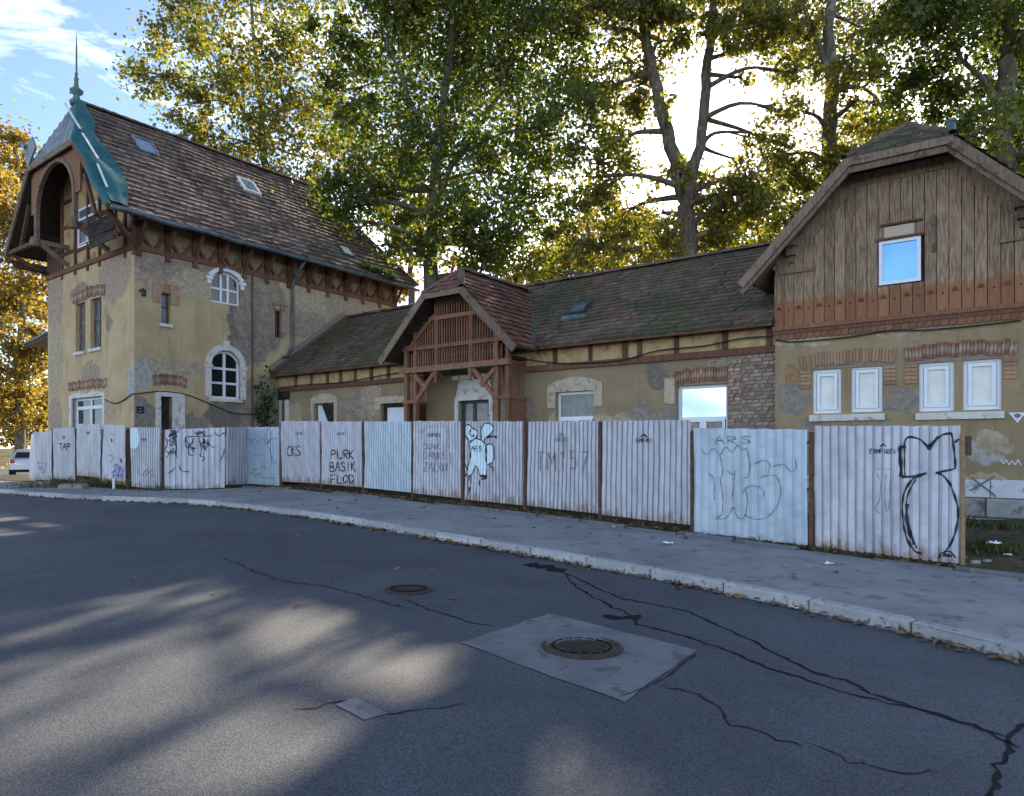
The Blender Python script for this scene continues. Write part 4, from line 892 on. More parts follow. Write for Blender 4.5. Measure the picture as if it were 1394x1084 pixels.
for sg in (-1, 1):
    mb = MB(); mb.pbeam(PP, (PC+sg*1.75, 4.55), (PC+sg*.72, 5.42), .1, -.08, .03); mb.build('brace', m_porch, porch)
    mb = MB(); mb.pbeam(PP, (PC+sg*1.5, 2.95), (PC+sg*.72, 3.78), .12, -.06, .02); mb.build('brace', m_porch, porch)
    mb = MB(); mb.pbeam(PP, (PC+sg*1.5, 3.72), (PC+sg*1.02, 3.3), .12, -.04, .04); mb.build('brace', m_porch, porch)
    for z in (2.9, 4.46):
        mb = MB(); mb.pbox(PP, PC+sg*1.72-.3, PC+sg*1.72+.3, z, z+.1, -.1, .03); mb.build('rail', m_porch, porch)
    mb = MB(); mb.beam((PC+sg*.65, PV-.02, 3.82), (PC+sg*.65, PV+.3, 3.55), .1, .12); mb.lathe((PC+sg*.65, PV-.03, 3.45), [(.03, 0), (.06, .06), (.04, .16), (.065, .25), (.05, .4)], 8); mb.build('pendant', m_porch, porch)
slat_cache = {}
def slat(a, z0, z1, d=-.05, pl=PP, w=.042):
    k = (round(z1-z0, 1), w, pl.axis); 
    if k not in slat_cache: slat_cache[k] = piece_mesh((w, .03, round(z1-z0, 1)+.02), m_porch, .004, 'slat'+pl.axis)
    piece('slat', slat_cache[k], porch, pl.P(a, (z0+z1)/2, d), (0, random.uniform(-.012, .012), 0 if pl.axis == 'v' else math.pi/2))
for i in range(-18, 19):
    a = i*.094
    if min(abs(abs(a)-k) for k in (.65, 1.53, 1.91)) < .085: continue
    if abs(a) < 1.5:
        slat(PC+a, 3.96, 4.46)
        top = 5.27 if abs(a) < .65 else min(zp(PC+a)-.2, 5.3)
        if top > 4.7: slat(PC+a, 4.56, top)
        if abs(a) < .65: slat(PC+a, 5.37, 5.80)
    elif abs(a) < 1.9:
        slat(PC+a, 2.98, 3.82); slat(PC+a, 3.96, 4.40)
# porch sides
for S_, sg in ((PS, 1), (Plane('u', PC-1.91), -1)):
    for z in (2.9, 3.86):
        mb = MB(); mb.pbox(S_, PV, WV, z, z+.1, -.1, -.01); mb.build('rail', m_porch, porch)
    for i in range(8): slat(PV+.1+i*.105, 2.98, 3.9, -.05, S_)
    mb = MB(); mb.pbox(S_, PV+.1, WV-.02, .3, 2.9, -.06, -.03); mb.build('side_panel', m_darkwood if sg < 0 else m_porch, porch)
mb = MB(); mb.box(PC-1.9, PC+1.9, PV+.1, WV-.02, 4.0, 4.08); mb.build('ceiling_boards', m_darkwood, porch)

# ================================================================== BOARDED GABLE HOUSE
HV = 15.4; HP = Plane('v', HV); HC = -2.0; HW = 2.4; HE, HEZ = 2.88, 5.22; HS = 1.025; HRZ = HEZ+HE*HS; CZ = 4.08
house = bthing('gable_house', 'house with weathered vertical board gable over olive plaster ground floor', 'house', HC, HV, 0)
hw = [rect(HP, 1106, 1145, 503, 563), rect(HP, 1158.5, 1201, 498, 561), rect(HP, 1251, 1298.5, 493, 560), rect(HP, 1311, 1363, 488, 558)]
def hl(items):
    r = []
    for x, y, rx, rz, k in items: a, z = HP.px(x, y); r.append((a-HC, z, rx, rz, k))
    return r
m_pl_house = plaster('olive_plaster_house', (.305, .22, .12), (.39, .29, .165), hl([
    (1078, 545, .38, .42, 'grey'), (1226, 545, .32, .3, 'grey'), (1150, 585, .9, .18, 'grey'), (1080, 515, .2, .2, 'rust'), (1340, 620, .3, .2, 'blue'), (1360, 600, .3, .25, 'pale'), (1335, 655, .4, .12, 'pale'), (1100, 465, .6, .15, 'pale'), (1240, 450, .7, .1, 'pink')]), 'x', stain=(.16, .14, .075))
PLZ = HP.px(1350, 653)[1]
mb = MB(); wall_holes(mb, HP, HC-HW, HC+HW, PLZ, CZ, hw, .18); mb.build('wall', m_pl_house, house, fix=False)
mb = MB()
for a in (HC-HW, HC+HW): mb.add([(a, HV, -.2), (a, 24, -.2), (a, 24, HEZ+.45), (a, HV, HEZ+.45)], [(0, 1, 2, 3)])
mb.add([(HC-HW, 24, -.2), (HC+HW, 24, -.2), (HC+HW, 24, 5.6), (HC, 24, HRZ-.1), (HC-HW, 24, 5.6)], [(0, 1, 2, 3, 4)])
mb.build('wall', m_pl_house, house, fix=False)
# plinth: whitewashed band above large stones
mb = MB(); mb.pbox(HP, HC-HW, HC+HW, -.2, PLZ, -.15, .01); mb.build('plinth_core', m_mortar, house)
zb = HP.px(1350, 678)[1]
for k in range(5):
    L = HW*2/5; piece('plinth_stone', piece_mesh((round(L-.012, 3), .14, round(PLZ-zb-.006, 3)), m_whitestone, .012), house, HP.P(HC-HW+L*(k+.5), (PLZ+zb)/2, .0))
for r in range(2):
    for k in range(6):
        L = HW*2/5; hgt = .36; a = HC-HW+L*(k+(0 if r else .45))-.02
        if a+L/2 > HC+HW+.3 or a-L/2 < HC-HW-.6: continue
        piece('plinth_stone', piece_mesh((round(L-.02, 3), .18, hgt-.015), m_stone, .02), house, HP.P(a, zb-hgt*(r+.5)-.005, .01+random.uniform(-.01, .012)))
# roof
hR = [(HC+HE, 14.8, HEZ), (HC+HE, 24.4, HEZ), (HC, 24.4, HRZ), (HC, 16.2, HRZ), (HC+.9, 14.8, HRZ-.9*HS)]
hL = [(HC-HE, 24.4, HEZ), (HC-HE, 14.8, HEZ), (HC-.9, 14.8, HRZ-.9*HS), (HC, 16.2, HRZ), (HC, 24.4, HRZ)]
hJ = [(HC-.9, 14.8, HRZ-.9*HS), (HC+.9, 14.8, HRZ-.9*HS), (HC, 16.2, HRZ)]
hroof = slab(hR, .0, .09).build('roof', m_greytimber, house)
for q in (hL, hJ): slab(q, .0, .09).build('roof_deck', m_greytimber, hroof)
for q in (hR, hL, hJ): tag(tiles(q, .22, .22, .05, .012).build('tile_field', m_tile_house, hroof, fix=False), kind='stuff')
ridge_run(hroof, (HC, 16.25, HRZ+.02), (HC, 24.3, HRZ+.02), .11); ridge_run(hroof, (HC, 16.2, HRZ), (HC+.9, 14.8, HRZ-.9*HS+.02), .1); ridge_run(hroof, (HC, 16.2, HRZ), (HC-.9, 14.8, HRZ-.9*HS+.02), .1)
mb = MB(); p = Vector((HC+.86, 15.0, HRZ-.75)); mb.box(p.x-.07, p.x+.07, p.y-.07, p.y+.07, p.z-.15, p.z+.14); mb.box(p.x-.09, p.x+.09, p.y-.09, p.y+.09, p.z+.14, p.z+.17); mb.build('vent_pipe', m_gutter, hroof)
for sg in (-1, 1):
    for k, (dz, dy, mt, h) in enumerate(((-.1, 0, m_greytimber, .17), (-.25, .05, m_greytimber, .12))):
        mb = MB(); mb.beam((HC+sg*(HE+.06), 14.78+dy, HEZ+dz-.06), (HC+sg*.88, 14.78+dy, HRZ-.9*HS+dz), .05, h); mb.build('bargeboard', mt, house)
for dz, dy, h in ((-.08, 0, .15), (-.22, .05, .12)):
    mb = MB(); mb.beam((HC-.92, 14.77+dy, HRZ-.9*HS+dz), (HC+.92, 14.77+dy, HRZ-.9*HS+dz), .05, h); mb.build('bargeboard', m_greytimber, house)
# boarded gable: one object per board, around the window opening
uw = rect(HP, 1197, 1254, 326, 386); tr = rect(HP, 1204, 1245, 302, 320)
def zh(a): return min(HEZ+(HE-abs(a-HC))*HS, HRZ-.9*HS)-.12
nb = 24; bw_ = 2*HW/nb
mb = MB(); mb.ppoly(HP, [(HC-HW, CZ), (HC+HW, CZ), (HC+HW, zh(HC+HW)), (HC+.9, zh(HC+.9)), (HC-.9, zh(HC-.9)), (HC-HW, zh(HC-HW))], -.12, -.03); mb.build('gable_backing', m_darkwood, house)
for i in range(nb):
    a0, a1 = HC-HW+bw_*i+.006, HC-HW+bw_*(i+1)-.006; dd = random.uniform(-.008, .008)
    segs = [(CZ+.1, None)]
    inter = a1 > uw[0]-.02 and a0 < uw[1]+.02
    mb = MB()
    def bd(p0, p1, z0, z1=None):
        if z1 is None: mb.ppoly(HP, [(p0, z0), (p1, z0), (p1, zh(p1)), (p0, zh(p0))], -.03, .02+dd)
        elif z1 > z0: mb.ppoly(HP, [(p0, z0), (p1, z0), (p1, z1), (p0, z1)], -.03, .02+dd)
    if inter: bd(a0, a1, CZ+.1, uw[2]-.02); mb.build('board', m_boards, house); mb = MB(); bd(a0, a1, uw[3]+.02)
    else: bd(a0, a1, CZ+.1)
    mb.build('board', m_boards, house)
    # turned drop ornament low on the boards
    if i % 2 == 0:
        for_a = (a0+a1)/2; z = CZ+.46; mb = MB(); mb.ppoly(HP, [(for_a-.05, z), (for_a+.05, z), (for_a+.035, z+.05), (for_a, z+.075), (for_a-.035, z+.05)], .0, .05); mb.build('board_ornament', m_timber, house)
    else:
        for_a = (a0+a1)/2; z = CZ+.44; mb = MB(); mb.ppoly(HP, [(for_a+.016*math.cos(k*math.pi/4), z+.016*math.sin(k*math.pi/4)) for k in range(8)], .015, .034); mb.build('board_hole', m_interior, house)
# frame boards following the roof line
for sg in (-1, 1):
    mb = MB(); mb.pbeam(HP, (HC+sg*(HW-.05), zh(HC+sg*HW)-.22), (HC+sg*.86, zh(HC+sg*.9)-.14), .26, .0, .045); mb.build('frame_board', m_boards, house)
    mb = MB(); c = HC+sg*(HW-.42); mb.pbox(HP, c-.4, c+.38, 5.30, 5.36, .0, .07); mb.build('ledge', m_boards, house)
    mb = MB()
    mb.pbox(HP, c-.18, c+.06, 5.84, 5.94, .0, .3); mb.pbox(HP, c-.14, c+.03, 5.66, 5.84, .0, .2); mb.pbox(HP, c-.11, c, 5.52, 5.66, .0, .1); mb.build('corbel', m_greytimber, house)
    mb = MB(); mb.pbox(HP, HC+sg*(HW-.09)-.085, HC+sg*(HW-.09)+.085, CZ+.1, 5.3, .0, .05); mb.build('corner_board', m_boards, house)
mb = MB(); mb.pbox(HP, HC-.88, HC+.88, zh(HC)-.26, zh(HC)-.02, .0, .044); mb.build('frame_board', m_boards, house)
# cornice mouldings and scalloped valance
mb = MB(); mb.pbox(HP, HC-HW-.03, HC+HW+.03, CZ+.02, CZ+.11, -.03, .09); mb.build('cornice', m_porch, house)
mb = MB(); mb.pbox(HP, HC-HW-.03, HC+HW+.03, CZ-.06, CZ+.018, -.03, .06); mb.build('cornice', m_timber, house)
ns = 36; sw = 2*HW/ns
mbs = MB(); w = sw/2-.004; mbs.ppoly(Plane('v', 0), [(-w, .06), (-w, -.03), (-w*.7, -.075), (-w*.25, -.06), (0, -.09), (w*.25, -.06), (w*.7, -.075), (w, -.03), (w, .06)], 0, .025)
mev = bpy.data.meshes.new('valance_board'); mev.from_pydata([tuple(p) for p in mbs.v], [], mbs.f); mev.materials.append(m_porch)
for i in range(ns): piece('valance_board', mev, house, HP.P(HC-HW+sw*(i+.5), CZ-.11+random.uniform(-.006, .006), .012), (0, random.uniform(-.03, .03), 0))
mb = MB(); pts = [HP.P(*HP.px(x, y), .06) for x, y in ((1058, 463), (1075, 466), (1110, 464), (1160, 459), (1210, 451), (1260, 450), (1320, 445), (1390, 437))]; mb.tube(catmull(pts, 4), .015, 5); mb.build('cable', m_cable, house)
# gable window and the patched opening above
window(house, HP, *uw, m_pvc, m_blue, d=.05, fw=.065, label='small white framed window reflecting blue sky')
mb = MB(); mb.pbox(HP, uw[0]-.04, uw[1]+.06, uw[3]+.005, uw[3]+.05, .0, .09); mb.build('drip_board', m_timber, house)
mb = MB(); mb.pbox(HP, tr[0], tr[1], uw[3]+.055, uw[3]+.27, .0, .045); mb.build('patch_board', simple('pale_board', (.50, .38, .28), (.60, .47, .36), 5, .8, .2, 40, stretch=(1, 1, 8)), house)
mb = MB(); mb.pbox(HP, tr[0]-.06, tr[1]+.14, uw[3]+.29, uw[3]+.33, .0, .08); mb.build('drip_board', m_timber, house)
a, z = HP.px(1271, 315); mb = MB(); mb.pbox(HP, a-.03, a+.03, z-.4, z+.3, .0, .05); mb.build('old_bracket', m_greytimber, house)
# ground floor windows, sills, brick heads
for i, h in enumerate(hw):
    window(house, HP, *h, m_pvc, m_creamglass, d=-.06, fw=.06, leaf=.06, trans=())
for i in (0, 2):
    a0, a1 = hw[i][0], hw[i+1][1]; zt = max(hw[i][3], hw[i+1][3]); zl = min(hw[i][2], hw[i+1][2])
    mb = MB(); mb.pbox(HP, a0-.05, a1+.05, zl-.16, zl-.03, -.1, .07); mb.build('sill', m_whitetrim, house)
    mb = MB(); mb.pbox(HP, a0-.26, a1+.26, zt-.02, zt+.28, -.04, .008); mb.build('mortar_bed', m_mortar, house)
    voussoirs(house, HP, a0-.24, a1+.24, zt+.01, .07, .27, m_ochrebrick if i == 0 else m_redbrick, 30, d=.03)
    for sg, e in ((-1, a0), (1, a1)):
        for k in range(5):
            piece('brick', piece_mesh((.21, .1, .066), m_ochrebrick, .006), house, HP.P(e+sg*.135, zt-.06-.078*k, -.02+random.uniform(-.005, .008)), (0, random.uniform(-.01, .01), 0))
a, z = HP.px(1385, 567); sgn = MB(); sgn.ppoly(HP, [(a-.13, z+.07), (a+.13, z+.07), (a, z-.12)], 0, .02); sgp = sgn.build('wall_plate_sign', m_white, house)
mb = MB(); mb.ppoly(HP, [(a+.05*math.cos(k*math.pi/5), z+.015+.04*math.sin(k*math.pi/5)) for k in range(10)], .021, .024); mb.build('sign_dot', m_gutter, sgp)
# pale scrawl and the painted cross on the wall base
def scrawl(par, pl, pix, w, mat, d=.012, name='graffiti'):
    mb = MB(); P = [pl.px(*p) for p in pix]
    for p, q in zip(P[:-1], P[1:]): mb.pbeam(pl, p, q, w, d-.004, d)
    return mb.build(name, mat, par)
scrawl(house, HP, [(1321, 668), (1355, 648)], .03, m_greypaint, .085); scrawl(house, HP, [(1323, 650), (1352, 672), (1356, 676)], .03, m_greypaint, .089)
scrawl(house, HP, [(1362, 625), (1366, 632), (1370, 626), (1374, 633), (1378, 627), (1382, 633), (1386, 626), (1390, 634)], .018, m_white)

# ================================================================== FENCE
FONT = {
 'A': [[(0, 0), (.5, 1), (1, 0)], [(.2, .4), (.8, .4)]], 'B': [[(0, 0), (0, 1), (.7, .95), (.75, .6), (0, .52), (.9, .4), (.85, .05), (0, 0)]], 'C': [[(.95, .85), (.5, 1), (.05, .6), (.1, .2), (.5, 0), (.95, .15)]],
 'D': [[(0, 0), (0, 1), (.7, .9), (.95, .5), (.7, .08), (0, 0)]], 'E': [[(.9, 1), (0, 1), (0, 0), (.9, 0)], [(0, .52), (.7, .52)]], 'F': [[(.9, 1), (0, 1), (0, 0)], [(0, .52), (.7, .52)]],
 'G': [[(.95, .85), (.5, 1), (.05, .6), (.1, .2), (.5, 0), (.95, .15), (.95, .45), (.55, .45)]], 'I': [[(.5, 0), (.5, 1)]], 'K': [[(0, 0), (0, 1)], [(.9, 1), (.05, .45), (.95, 0)]], 'L': [[(0, 1), (0, 0), (.85, .02)]],
 'M': [[(0, 0), (.05, 1), (.5, .4), (.95, 1), (1, 0)]], 'N': [[(0, 0), (0, 1), (.9, 0), (.9, 1)]], 'O': [[(.5, 1), (.05, .7), (.05, .3), (.5, 0), (.95, .3), (.95, .7), (.5, 1)]], 'P': [[(0, 0), (0, 1), (.8, .95), (.85, .6), (0, .48)]],
 'R': [[(0, 0), (0, 1), (.8, .95), (.85, .6), (0, .5), (.95, 0)]], 'S': [[(.95, .85), (.5, 1), (.08, .8), (.3, .55), (.85, .4), (.9, .12), (.4, 0), (.02, .15)]], 'T': [[(0, 1), (1, 1)], [(.5, 1), (.5, 0)]], 'U': [[(0, 1), (.05, .2), (.5, 0), (.92, .2), (.95, 1)]],
 'X': [[(0, 0), (.95, 1)], [(0, 1), (.95, 0)]], 'Y': [[(0, 1), (.5, .5), (.95, 1)], [(.5, .5), (.45, 0)]], 'Z': [[(0, 1), (.95, 1), (0, 0), (.95, 0)]], '5': [[(.9, 1), (.1, 1), (.08, .58), (.6, .62), (.9, .3), (.5, 0), (.05, .1)]], '7': [[(0, 1), (.95, 1), (.35, 0)]], '1': [[(.2, .8), (.55, 1), (.55, 0)]]}
class Panel:
    def __init__(s, label, ax0, Y0, ax1, Y1, yt0, yt1, yb0, yb1, mat=None, pitch=.098, dep=.034, mid=None):
        if Y0 is None: A = fence_pt(ax0); B = fence_pt(ax1)
        else: A = pt_at(ax0, Y0); B = pt_at(ax1, Y1)
        s.A, s.B = A, B; s.d = (B-A); s.L = s.d.length; s.d = s.d.normalized(); s.pitch = pitch; s.dep = min(dep, .27*pitch); s.seed = random.uniform(0, 50)
        s.zb = (EYE+(HZ-yb0)/F*A.y, EYE+(HZ-yb1)/F*B.y); s.zt = (EYE+(HZ-yt0)/F*A.y, EYE+(HZ-yt1)/F*B.y)
        s.z0 = min(s.zb); s.lean = random.uniform(-.02, .02)
        s.o = thing('corrugated_hoarding', label, 'fence', (A.x, A.y, s.z0), math.atan2(s.d.y, s.d.x), 'corrugated fence panels along the pavement')
        xs = []; k = 0; p = pitch
        while k*p < s.L:
            for f in (0, .17, .27, .90): xs.append(k*p+f*p)
            k += 1
        xs = [x for x in xs if x < s.L-.004]+[s.L]
        NZ = 12; vs = []; fs = []; n = len(xs)
        for j in range(NZ+1):
            for x in xs:
                f = x/s.L; z = (s.zb[0]+(s.zb[1]-s.zb[0])*f)*(1-j/NZ)+(s.zt[0]+(s.zt[1]-s.zt[0])*f)*j/NZ
                if j == NZ: z += .006*math.sin(x*17+s.seed)
                vs.append((x, s.y(x, z), z-s.z0))
        for j in range(NZ):
            for i in range(n-1): fs.append((j*n+i, j*n+i+1, (j+1)*n+i+1, (j+1)*n+i))
        mb = MB(); mb.add(vs, fs); s.sheet = mb.build('sheet', mat or m_steel, s.o, fix=False)
        sol = s.sheet.modifiers.new('thickness', 'SOLIDIFY'); sol.thickness = .002; sol.offset = 0
        h = min(s.zt)-s.z0
        for zz in (.22, h*.5, h-.2):
            mb = MB(); mb.beam((.02, .11, zz), (s.L-.02, .11, zz+s.zb[1]-s.zb[0] if zz < .5 else zz), .04, .04); mb.build('rail', m_rust, s.o)
    def prof(s, x):
        f = (x/s.pitch) % 1
        return 0 if f < .17 else (f-.17)/.10 if f < .27 else 1 if f < .90 else (1-f)/.10
    def y(s, x, z):
        q = s.seed
        return -s.dep*s.prof(x)+.012*math.sin(x*2.1+z*1.3+q)+.008*math.sin(x*5.3-z*3.7+q*2)+.004*math.sin(x*13+z*11+q)+(z-s.z0)*s.lean
    def px(s, p):
        k = (p[0]-CX)/F; t = (s.A.x-k*s.A.y)/(k*s.d.y-s.d.x); Y = s.A.y+s.d.y*t; return Vector((t, EYE+(HZ-p[1])/F*Y))
    def clampz(s, t, z):
        f = min(max(t/s.L, 0), 1); return min(max(z, s.zb[0]+(s.zb[1]-s.zb[0])*f+.01), s.zt[0]+(s.zt[1]-s.zt[0])*f-.012)
    def stroke_mesh(s, mb, pts, w, smooth=True, lift=.010):
        P = [s.px(p) for p in pts]
        if smooth and len(P) > 2: P = [Vector((q.x, q.y)) for q in catmull([Vector((p.x, p.y, 0)) for p in P], 6)]
        P = [Vector((q.x, q.y)) for q in resample([Vector((p.x, p.y, 0)) for p in P], .007)]
        vs = []; m = max(5, int(w/.006)+1)
        for i, p in enumerate(P):
            t = P[min(i+1, len(P)-1)]-P[max(i-1, 0)]
            if t.length < 1e-6: t = Vector((1, 0))
            nn = Vector((-t.y, t.x)).normalized(); ww = w*(.85+.25*math.sin(i*.21+s.seed))
            for j in range(m):
                q = p+nn*ww*(j/(m-1)-.5); x = min(max(q.x, .005), s.L-.005); z = s.clampz(x, q.y)
                vs.append((x, s.y(x, z)-lift, z-s.z0))
        mb.add(vs, [(i*m+j, i*m+j+1, (i+1)*m+j+1, (i+1)*m+j) for i in range(len(P)-1) for j in range(m-1)])
    def strokes(s, lists, w, mat, name='graffiti', smooth=True):
        mb = MB()
        for k, l in enumerate(lists): s.stroke_mesh(mb, l, w, smooth, .012+.0003*k)
        mb.build(name, mat, s.o, fix=False)
    def fill(s, polys, mat):
        mb = MB()
        for poly in polys:
            P = [s.px(p) for p in poly]; P = [Vector((q.x, q.y)) for q in catmull([Vector((p.x, p.y, 0)) for p in P+[P[0]]], 5)]
            x = max(min(p.x for p in P), .005); xe = min(max(p.x for p in P), s.L-.005)
            def cross(x):
                c = []
                for i in range(len(P)):
                    a, b = P[i], P[(i+1) % len(P)]
                    if (a.x <= x < b.x) or (b.x <= x < a.x): c.append(a.y+(b.y-a.y)*(x-a.x)/(b.x-a.x))
                return sorted(c)
            while x < xe:
                c = cross(x+.005)
                for i in range(0, len(c)-1, 2):
                    z0 = c[i]
                    while z0 < c[i+1]:
                        z1 = min(z0+.15, c[i+1]); a, b = x, min(x+.0105, s.L)
                        q = [(a, z0), (b, z0), (b, z1), (a, z1)]
                        mb.add([(u_, s.y(u_, s.clampz(u_, v_))-.006, s.clampz(u_, v_)-s.z0) for u_, v_ in q], [(0, 1, 2, 3)]); z0 = z1
                x += .01
        mb.build('paint_fill', mat, s.o, fix=False)
    def text(s, txt, x0, x1, y0, y1, w, mat, name='lettering', gap=.28, smooth=False, slant=0):
        n = len(txt); cw = (x1-x0)/(n+gap*(n-1)); L = []
        for i, ch in enumerate(txt):
            if ch == ' ': continue
            jx, jy = random.uniform(-.04, .04)*cw, random.uniform(-.04, .04)*(y1-y0)
            for st in FONT[ch]: L.append([(x0+i*cw*(1+gap)+a*cw+jx+slant*b*(y1-y0), y1+(y0-y1)*b+jy) for a, b in st])
        s.strokes(L, w, mat, name, smooth)
def Z(l, ox, oy, sc): return [(ox+x/sc, oy+y/sc) for x, y in l]

panels = []
def P(*a, **k):
    p = Panel(*a, **k); panels.append(p); return p
p1 = P('corrugated panel with a tall black bow and oval graffiti, last before the fence end', 1109, None, 1307, None, 580, 580, 748, 767, pitch=.118)
z1 = lambda l: Z(l, 1100, 575, 5.418)
p1.strokes([z1(l) for l in ([(718, 190), (716, 150), (738, 112), (785, 112), (835, 132), (880, 175), (900, 198), (960, 112), (1040, 82), (1062, 100), (1076, 180), (1082, 240), (1086, 320), (1070, 346), (945, 370)], [(830, 392), (765, 430), (718, 510), (699, 600), (702, 700), (718, 800), (748, 890), (792, 945), (845, 970)], [(945, 370), (1000, 395), (1050, 460), (1090, 560), (1110, 650), (1105, 740), (1088, 820), (1050, 905), (1010, 960)], [(1085, 150), (1105, 130), (1125, 125)])], .03, m_black)
p1.strokes([z1(l) for l in ([(678, 185), (681, 250), (690, 330), (692, 402)], [(692, 402), (800, 400), (878, 373)], [(675, 185), (715, 181)], [(890, 180), (965, 108)])], .045, m_black, smooth=False)
p1.strokes([z1(l) for l in ([(716, 190), (716, 300), (720, 390)], [(800, 420), (745, 520), (730, 620), (740, 720), (765, 820), (810, 930)], [(968, 1000), (985, 965), (1020, 950), (1060, 960), (1097, 1000)], [(995, 980), (1070, 992)])], .022, m_black)
p1.strokes([z1([(735, 600), (732, 700), (750, 800), (790, 900)])], .05, m_black); p1.strokes([z1([(1000, 970), (1060, 985)])], .05, m_black)
p1.strokes([z1(l) for l in ([(505, 345), (610, 346)], [(512, 380), (540, 440), (535, 560), (510, 620), (500, 640), (540, 670)], [(580, 380), (575, 500), (580, 640), (605, 620), (612, 420)])], .008, m_greypaint)
p1.text('EGMFIREI', *[v for v in (1185, 1220.5)], 611.5, 617.5, .012, m_black, 'stencil_lettering', .3); p1.strokes([[(1199, 608), (1203, 604.5), (1207, 608)]], .02, m_black, 'stencil_mark', False)
p2 = P('pale bluish panel with big outlined bubble letters and the letters ARS', 945, None, 1100, None, 583, 585, 731, 748, mat=m_bluesteel, pitch=.14, dep=.018)
z2 = lambda l: Z(l, 700, 560, 3.319)
p2.text('ARS', 974, 1024, 594, 604, .014, m_greypaint, 'graffiti', .5)
p2.strokes([z2(l) for l in ([(850, 170), (870, 195), (905, 168), (932, 197), (960, 162), (990, 186), (1015, 152), (1035, 175), (1060, 165)], [(932, 197), (945, 260), (940, 300), (930, 300)], [(965, 265), (990, 285), (1005, 268)], [(1058, 175), (1068, 240), (1060, 295), (1045, 298)], [(935, 305), (945, 380), (942, 460), (915, 485), (960, 480), (990, 435), (1010, 478), (1040, 480), (1055, 420), (1050, 350)], [(1000, 280), (988, 390)], [(1035, 370), (1060, 340), (1100, 338), (1132, 360), (1128, 385)], [(1040, 465), (1090, 488), (1150, 475), (1195, 420), (1210, 350), (1180, 290), (1110, 300)], [(1090, 240), (1130, 222), (1160, 240), (1150, 280)], [(1170, 250), (1220, 240), (1255, 270), (1280, 255), (1275, 210)], [(880, 280), (905, 310), (908, 400)])], .013, m_greypaint)
p3 = P('plain grey corrugated panel with only a small roof stencil near its top', 819.5, None, 940.5, None, 573, 572, 700.5, 715, pitch=.11)
p3.text('EGMFIREI', 866, 888, 597, 602, .013, m_black, 'stencil_lettering', .3); p3.strokes([[(872, 595), (876.5, 591), (881, 595)]], .03, m_black, 'stencil_mark', False)
p4 = P('corrugated panel with faded grey scrawled numerals and a stencil over a drip', 718, None, 815.5, None, 574, 573.5, 688, 699.5, pitch=.1)
p4.text('TM157', 731, 801, 615, 640, .024, m_greypaint, 'graffiti', .45); p4.text('EGMFIREI', 756, 774, 596, 600.5, .012, m_greypaint, 'stencil_lettering', .3); p4.strokes([[(760, 594), (764, 590.5), (768, 594)]], .025, m_greypaint, 'stencil_mark', False); p4.strokes([[(768, 597), (768, 625)], [(760, 640), (761, 662)]], .02, m_faded)
p5 = P('corrugated panel with a pale blue bubble graffiti figure outlined in black', 632.6, None, 712.7, None, 573.5, 574, 680, 688, pitch=.095)
z5 = lambda l: Z(l, 550, 565, 7.744)
shp = [[(690, 300), (760, 250), (850, 300), (870, 420), (872, 500), (865, 640), (805, 640), (785, 570), (752, 540), (730, 590), (712, 630), (655, 640), (700, 450)], [(860, 330), (900, 305), (948, 340), (950, 470), (905, 518), (868, 495)], [(818, 270), (820, 140), (865, 88), (925, 105), (938, 160), (900, 215), (855, 240), (842, 280)], [(650, 215), (645, 130), (680, 100), (715, 135), (765, 165), (772, 215), (735, 262), (685, 272)]]
p5.fill([z5(q) for q in shp], m_fill)
p5.strokes([z5(q+[q[0]]) for q in shp]+[z5(l) for l in ([(715, 135), (695, 190), (720, 230), (745, 200)], [(645, 215), (690, 275)], [(700, 650), (672, 720), (690, 790), (680, 850)], [(712, 650), (705, 760), (680, 850)], [(645, 510), (680, 600), (660, 640)], [(800, 690), (800, 740)], [(905, 530), (950, 570), (940, 600)])], .026, m_black)
p5.strokes([z5(l) for l in ([(945, 330), (955, 470)], [(800, 645), (870, 640), (872, 660), (820, 680)], [(870, 245), (925, 225), (985, 237)])], .045, m_black)
p5.text('AES', 641.5, 656, 607.5, 614, .018, m_black, 'graffiti', .25)
p6 = P('corrugated panel with three lines of faded dark scrawl inside a reddish outline', 563.5, None, 628, None, 573.5, 573.5, 671.5, 678.5, pitch=.095)
z6 = z5
p6.text('DUNK', 578, 600, 604, 612, .017, m_greypaint, 'graffiti', .35); p6.text('DANKE', 579, 608, 615.5, 625, .017, m_greypaint, 'graffiti', .35); p6.text('ZALOX', 579, 611, 630, 642, .017, m_greypaint, 'graffiti', .35)
p6.text('EGMFIREI', 584, 601, 590, 594.5, .02, m_greypaint, 'stencil_lettering', .3)
m_pink = simple('faded_pink_paint', (.46, .36, .40), (.52, .44, .47), 10, .6, 0)
p6.strokes([z6([(200, 200), (215, 145), (300, 120), (450, 125), (470, 200), (465, 300), (490, 420), (500, 520)])], .03, m_pink)
p7 = P('plain bluish corrugated panel without any graffiti', 496, None, 561, None, 574, 574, 664, 670.5, mat=m_bluesteel, pitch=.1)
p8 = P('corrugated panel with three stacked lines of black capital letters', 439, None, 494, None, 574, 574, 659, 663.5, pitch=.085)
p8.text('PURK', 453, 483, 613, 625.5, .032, m_black, 'graffiti', .25); p8.text('BASIK', 451, 485, 629, 642, .032, m_black, 'graffiti', .22); p8.text('FLOD', 452, 483, 646.5, 658, .032, m_black, 'graffiti', .25); p8.text('EGMFIREI', 461, 472, 589, 592.5, .014, m_greypaint, 'stencil_lettering', .3)
p9 = P('corrugated panel with one short black tag on its left half', 384.5, None, 437, None, 573.5, 573.5, 655.5, 658.5, pitch=.085)
p9.text('CKS', 393, 411, 607, 621, .03, m_black, 'graffiti', .15); p9.text('EGMFIREI', 404, 415, 588.5, 592, .014, m_greypaint, 'stencil_lettering', .3)
